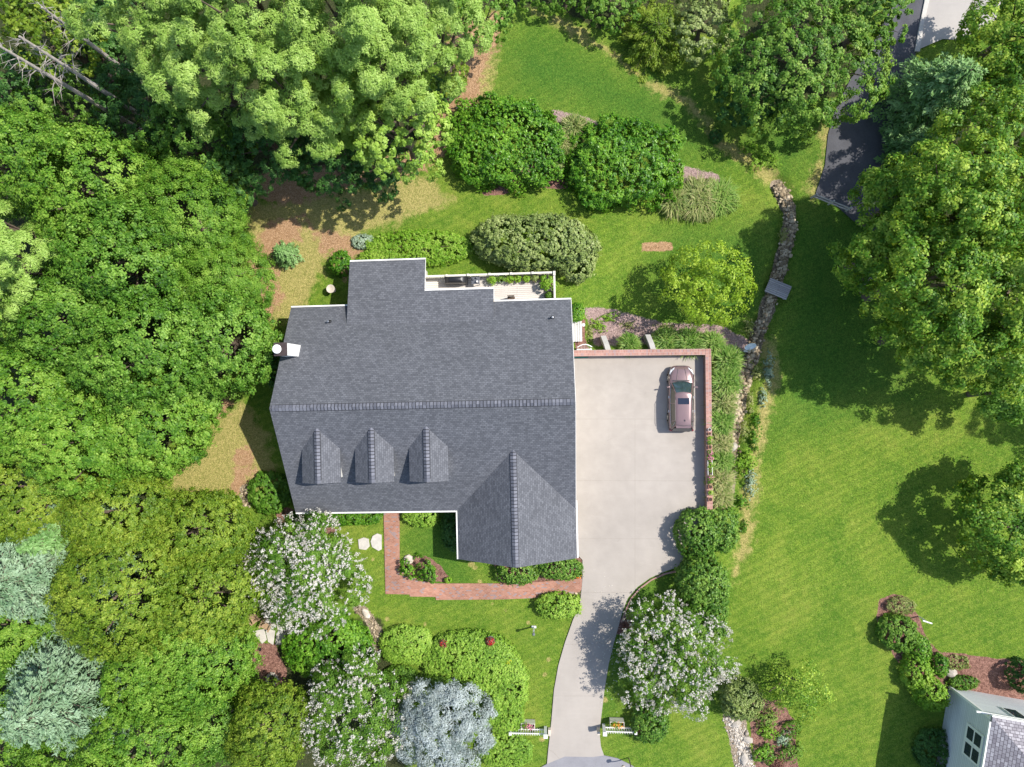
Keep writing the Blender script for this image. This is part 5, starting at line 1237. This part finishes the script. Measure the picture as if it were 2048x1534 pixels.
shrub('small_shrub', 'grey green shrub in the cleft below the two big mounds', 'rhodo', 1107, 330, 20, 26, 1.2)
shrub('small_shrub', 'tiny round shrub alone in the brown mulch between the mounds', 'shrub', 1066, 353, 11, 10, .7)
shrub('small_shrub', 'bright light green shrub at the right side of the right mound', 'lime', 1345, 355, 20, 32, 1.2)
tuft('ornamental_grass', 'greyish grass clump in the gap between the twin mounds, upper', 'drygrass', 1148, 262, 34, 1.3)
tuft('ornamental_grass', 'greyish grass clump between the twin mounds, just below the upper one', 'drygrass', 1128, 292, 28, 1.2)
BG = 'big fountain grasses on the back lawn'
tuft('ornamental_grass', 'left of three large fountain grasses below the right mound', 'drygrass', 1345, 402, 42, 1.1, BG, 380)
tuft('ornamental_grass', 'middle of three large fountain grasses below the right mound', 'drygrass', 1392, 400, 52, 1.2, BG, 480)
tuft('ornamental_grass', 'right of three large fountain grasses below the right mound', 'grass', 1435, 398, 46, 1.15, BG, 420)
shrub('rhododendron', 'huge dull green rhododendron mound behind the deck', 'rhodo', 1068, 486, 124, 62, 2.6, L=.16, W=.12, sr=.2, p=2.2)
shrub('rhododendron', 'smaller part of the dull green mound beside the deck corner', 'rhodo', 1152, 512, 38, 52, 1.9, L=.16, W=.12, sr=.2)
rng = rngn()
shrub('groundcover', 'bright green groundcover with white flowers between house and back lawn', 'lime', 838, 497, 104, 38, .8, cat='groundcover', cover=5, irr=.05)
for u, v, lab in ((790, 490, 'left'), (860, 497, 'mid'), (915, 505, 'right')): pass
shrub('groundcover', 'silver groundcover at the left tip of the flowering bed', 'grey', 727, 484, 26, 15, .4, cat='groundcover', stems=False)
shrub('groundcover', 'low green leaves along the back left roof edge', 'lime', 760, 515, 46, 14, .7, cat='groundcover')
shrub('round_shrub', 'round dark green shrub at the back left corner of the house', 'shrub', 682, 528, 24, 26, 1.5)
shrub('round_shrub', 'round green shrub at the back right corner of the house', 'shrub', 1153, 626, 15, 20, 1.3)
# grasses behind and beside the brick wall
WG = 'fountain grasses outside the brick wall'
for u, v, r, h, kd, lab in [(1256, 690, 26, 1.5, 'grass', 'grass clump between the two concrete wing walls'), (1330, 684, 34, 1.6, 'grass', 'grass clump right of the farther wing wall'), (1374, 688, 36, 1.6, 'grass', 'grass clump behind the wall directly behind the car'),
    (1418, 690, 32, 1.5, 'grass', 'grass clump outside the wall corner, upper'), (1450, 722, 36, 1.7, 'grass', 'bright grass clump nearest the satellite dish'), (1444, 765, 38, 1.7, 'grass', 'second bright grass clump down the outside of the wall'), (1440, 806, 36, 1.5, 'drygrass', 'tan grass clump outside the wall level with the car boot'),
    (1437, 842, 34, 1.5, 'grass', 'green grass clump outside the wall just above the row of pots'), (1436, 885, 30, 1.4, 'drygrass', 'tan grass clump beside the upper pots'), (1438, 920, 30, 1.4, 'grass', 'grass clump beside the pink flower pots'), (1437, 957, 32, 1.4, 'drygrass', 'tan grass clump beside the white planter box'), (1436, 992, 30, 1.3, 'drygrass', 'lowest tan grass clump just above the round bushes')]:
    tuft('ornamental_grass', lab, kd, u, v, r, h, WG, 520)
for u, v, r, k, lab in [(1150, 700, 10, 'redbrown', ''), ]: pass
PB = 'leafy plants in the strip between creek and lawn'
for u, v, ru, rv, h, kd, lab in [(1537, 738, 9, 24, .5, 'grey', 'blue grey leafy plant strip beside the lawn below the shade'), (1524, 795, 7, 14, .4, 'grey', 'small silver plant in the strip level with the car boot'), (1512, 840, 9, 16, .6, 'shrub', 'green plant in the strip, upper of the dark green run'), (1507, 880, 9, 18, .6, 'shrub', 'green plant in the strip opposite the boulder'), (1495, 925, 14, 20, .7, 'lime', 'bright green plant in the strip right of the pink pots'),
      (1478, 930, 14, 16, .6, 'lime', 'bright green plant beside the lower creek end'), (1500, 965, 9, 22, .5, 'grey', 'silver grey plant strip beside the lawn level with the lowest pots'), (1480, 1003, 13, 13, .7, 'shrub', 'spiky dark green plant above the round bushes'), (1488, 1055, 8, 14, .4, 'crape', 'weedy plant right of the upper round bush')]:
    shrub('border_plant', lab, kd, u, v, ru, rv, h, L=.12, W=.06, cover=3.5, cat='plant', group=PB, stems=False, irr=.3)
# bushes right of the drive
DB = 'dense bushes along the right side of the driveway'
shrub('dense_bush', 'dense round bush standing over the end of the brick wall', 'box', 1395, 1066, 42, 50, 2.4, group=DB, L=.14, W=.1)
shrub('dense_bush', 'dense bush just right of the wall end bush', 'box', 1440, 1058, 36, 46, 2.2, group=DB, L=.14, W=.1)
shrub('dense_bush', 'dense bush between the wall end bushes and the flowering myrtle', 'box', 1402, 1172, 54, 60, 2.9, group=DB, L=.14, W=.1)
shrub('dense_bush', 'dense bush lower right of the middle one, touching the myrtle', 'box', 1415, 1220, 40, 42, 2.4, group=DB, L=.14, W=.1)
shrub('dense_bush', 'dense bush beneath the myrtle beside the right picket fence', 'box', 1300, 1444, 38, 40, 1.6, L=.13, W=.09)
shrub('low_shrub', 'low dark shrub in the bed under the left rim of the roadside myrtle', 'redbrown', 1260, 1262, 16, 22, .7)
shrub('round_shrub', 'dark green shrub above the pale gravel strip', 'rhodo', 1482, 1398, 40, 40, 1.9, L=.13, W=.09)
tree('sparse_tree', 'sparse yellow green small tree above the plant bed at the bottom', 'small tree', 'maple', 1592, 1378, 58, 54, 3.4, L=.14, W=.09, cover=2.2, irr=.4, lr=.2, nl=50, sr=.3, multi=True)
for u, v, ru, rv, h, kd, lab in [(1532, 1437, 18, 14, .6, 'grass', 'grassy tuft at the top of the bottom plant bed'), (1535, 1465, 16, 16, .6, 'lime', 'yellow green plant in the bottom bed beside the gravel'), (1566, 1478, 14, 14, .4, 'grey', 'silver rosette plant in the bottom bed'), (1585, 1455, 16, 14, .6, 'crape', 'green plant at the right side of the bottom bed'), (1527, 1508, 20, 18, .7, 'shrub', 'dark green plant at the lower left of the bottom bed'), (1580, 1502, 22, 16, .6, 'crape', 'spreading green plant at the lower right of the bottom bed'), (1553, 1528, 12, 10, .5, 'redbrown', 'bronze plant at the bottom edge of the bed')]:
    shrub('bed_plant', lab, kd, u, v, ru, rv, h, L=.12, W=.07, cover=3, cat='plant', group='plants in the bottom mulch bed', stems=False, irr=.25)
# far right bed
FB = 'shrubs in the curved bed at the right'
shrub('bed_shrub', 'light green round shrub, the roundest in the curved right hand bed', 'crape', 1796, 1265, 38, 37, 1.3, group=FB, L=.14, W=.1)
shrub('bed_shrub', 'dark green shrub just below the round one in the right hand bed', 'shrub', 1838, 1297, 20, 28, 1.1, group=FB)
shrub('bed_shrub', 'bright green shrub in the middle of the right hand bed', 'lime', 1832, 1345, 28, 36, 1.5, group=FB)
shrub('bed_shrub', 'bright green shrub nearest the neighbouring house', 'lime', 1860, 1385, 30, 30, 1.9, group=FB)
shrub('bed_shrub', 'small dark shrub right of the bright one in the right hand bed', 'shrub', 1878, 1330, 15, 22, 1.0, group=FB)
shrub('bed_shrub', 'wispy reddish tan plants at the top of the right hand bed', 'drygrass', 1802, 1212, 28, 18, .6, L=.16, W=.05, cover=2.5, group=FB, stems=False)
shrub('bed_shrub', 'low grey green plant in the red mulch toward the right edge', 'crape', 1925, 1365, 28, 14, .6, group=FB, stems=False)
shrub('bed_shrub', 'wispy plant in the red mulch right of the small dark shrub', 'drygrass', 1915, 1325, 22, 14, .5, cover=2.5, group=FB, stems=False)
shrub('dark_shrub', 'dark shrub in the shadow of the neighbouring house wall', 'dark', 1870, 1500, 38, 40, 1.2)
shrub('dark_shrub', 'dark shrub at the right edge beyond the neighbouring house', 'dark', 2045, 1352, 22, 30, 2.2)
# front of house
HS = 'clipped shrubs below the front gable'
shrub('clipped_shrub', 'clipped dark shrub under the tip of the front gable', 'box', 1035, 1143, 42, 25, 1.5, group=HS, L=.13, W=.09)
shrub('clipped_shrub', 'clipped dark shrub between the front gable and the driveway', 'box', 1115, 1133, 50, 26, 1.5, group=HS, L=.13, W=.09)
shrub('oval_shrub', 'oval light green shrub between brick path and driveway', 'juniper', 1116, 1211, 45, 26, 1.2, L=.13, W=.08)
shrub('leafy_hedge', 'bright low hedge below the front left roof edge', 'shrub', 668, 1034, 96, 18, .9, cat='hedge')
shrub('leafy_hedge', 'light green shrub below the roof edge right of the brick path', 'juniper', 842, 1032, 36, 22, .9, cat='hedge')
shrub('dark_shrub', 'dark shrub in the shade beside the garage wing', 'dark', 902, 1058, 20, 42, 1.4)
shrub('bed_shrub', 'green rose shrub in the corner bed beside the path, right', 'shrub', 850, 1143, 24, 20, 1.1, L=.16, W=.06, irr=.3, cover=3.5)
shrub('bed_shrub', 'green rose shrub in the corner bed beside the boulder, left', 'shrub', 815, 1137, 18, 14, .9, irr=.3, cover=4)
shrub('bed_plant', 'small yellow green plant where the corner bed meets the path', 'lime', 896, 1160, 8, 7, .4, cover=3.5, cat='plant', stems=False)
shrub('bed_plant', 'small orange flowering plant at the driveway end of the brick path', 'orangepet', 1156, 1152, 7, 5, .3, cover=2.5, cat='plant', stems=False)
shrub('leafy_shrub', 'green shrub in the shade left of the house front corner', 'broad', 540, 985, 42, 40, 1.1, L=.2, W=.14)
shrub('leafy_shrub', 'dark shrub left of the house under the chimney', 'dark', 560, 730, 30, 50, 1.6, L=.2, W=.14)
# bottom beds
shrub('dark_shrub', 'large dark green shrub right of the fire pit', 'shrub', 655, 1293, 92, 66, 2.4, L=.14, W=.08)
JN = 'spreading junipers below the front lawn'
def jun(label, u, v, ru, rv, h): shrub('juniper', label, 'juniper', u, v, ru, rv, h, L=.16, W=.065, cover=8, irr=.03, thin=True, sr=.12, group=JN, up=.7, p=2.2)
jun('separate oval juniper left of the black gap', 814, 1290, 56, 40, 1.1)
jun('main body of the big juniper between the two red flowers', 942, 1326, 92, 66, 1.5)
jun('right lobe of the big juniper below the yellow flowers', 1016, 1366, 42, 60, 1.3)
jun('lower middle of the big juniper beside the silver cedar', 958, 1402, 60, 50, 1.6)
jun('lower right of the big juniper reaching the left picket fence', 1010, 1430, 38, 40, 1.1)
jun('bottom juniper below the left picket fence', 1010, 1500, 60, 36, 1.1)
shrub('leafy_shrub', 'small lime plant beside the top of the silver cedar', 'lime', 862, 1350, 12, 8, .9, cover=4)
shrub('leafy_shrub', 'green shrub between the silver cedar and the separate oval juniper', 'crape', 800, 1348, 34, 18, .9)
# undergrowth patches on the dry bank

shrub('culvert_stand_in', 'dark tuft of leaves standing in for the drain hole at the end of the grassy ditch', 'dark', 1432, 272, 13, 13, .5, stems=False)  # dark foliage added in place of the culvert opening, no hole is modelled
for k, (u, v, ru, rv, lab) in enumerate([(1505, 300, 26, 12, 'leafy weeds in the ditch just above the stony creek'), (1524, 322, 22, 14, 'leafy weeds where the grassy ditch meets the stones'), (1497, 655, 10, 14, 'weeds on the left bank of the creek below the footbridge'), (1512, 745, 9, 16, 'weeds on the right bank of the creek below the dish'), (1566, 470, 7, 14, 'weeds between the cobbles above the footbridge'), (1500, 800, 8, 20, 'yellow green weeds along the creek level with the car'), (1488, 860, 8, 18, 'yellow green weeds along the creek below the car')]):
    shrub('bank_weeds', lab, ['lime', 'drygrass'][k > 1], u, v, ru, rv, .4, L=.16, W=.05, cover=2.6, cat='plant', group='weeds along the creek', stems=False, irr=.35)

oliv('yellow green tree in the bottom left corner of the wood', 5, 1500, 75, 6.5, 'bright')
for k, (u, v, ru, rv, lab) in enumerate([(1213, 636, 20, 9, 'low green weeds at the top of the pinkish bed behind the wall'), (1195, 652, 16, 10, 'low green weeds in the pinkish bed nearest the side landing'), (1180, 668, 10, 14, 'thin green weeds beside the small path light'), (1255, 650, 14, 6, 'thin weeds in the middle of the pinkish bed'), (1330, 655, 16, 6, 'thin weeds in the pinkish bed under the birch')]):
    shrub('bank_weeds', lab, 'lime' if k < 2 else 'drygrass', u, v, ru, rv, .25, L=.14, W=.05, cover=2.2, cat='plant', group='weeds in the pinkish bed', stems=False, irr=.4)
rng = rngn(); n_ = 240
pu_ = np.concatenate([rng.normal(1215, 22, n_), rng.normal(560, 60, 60)]); pv_ = np.concatenate([rng.normal(1290, 55, n_), rng.normal(1240, 20, 60)])
P_ = np.array([(*U(x_, y_, .045), .045 + .01 * rng.random()) for x_, y_ in zip(pu_, pv_)])
o = leaves('fallen_petals', P_, np.tile([0, 0, 1.], (len(P_), 1)) + rng.normal(0, .2, P_.shape), rng.normal(0, 1, P_.shape), .07, .06, LM['blossom'], None, rng)
tag(o, 'fallen white petals scattered on the driveway below the myrtle', 'petals', None, 'stuff')
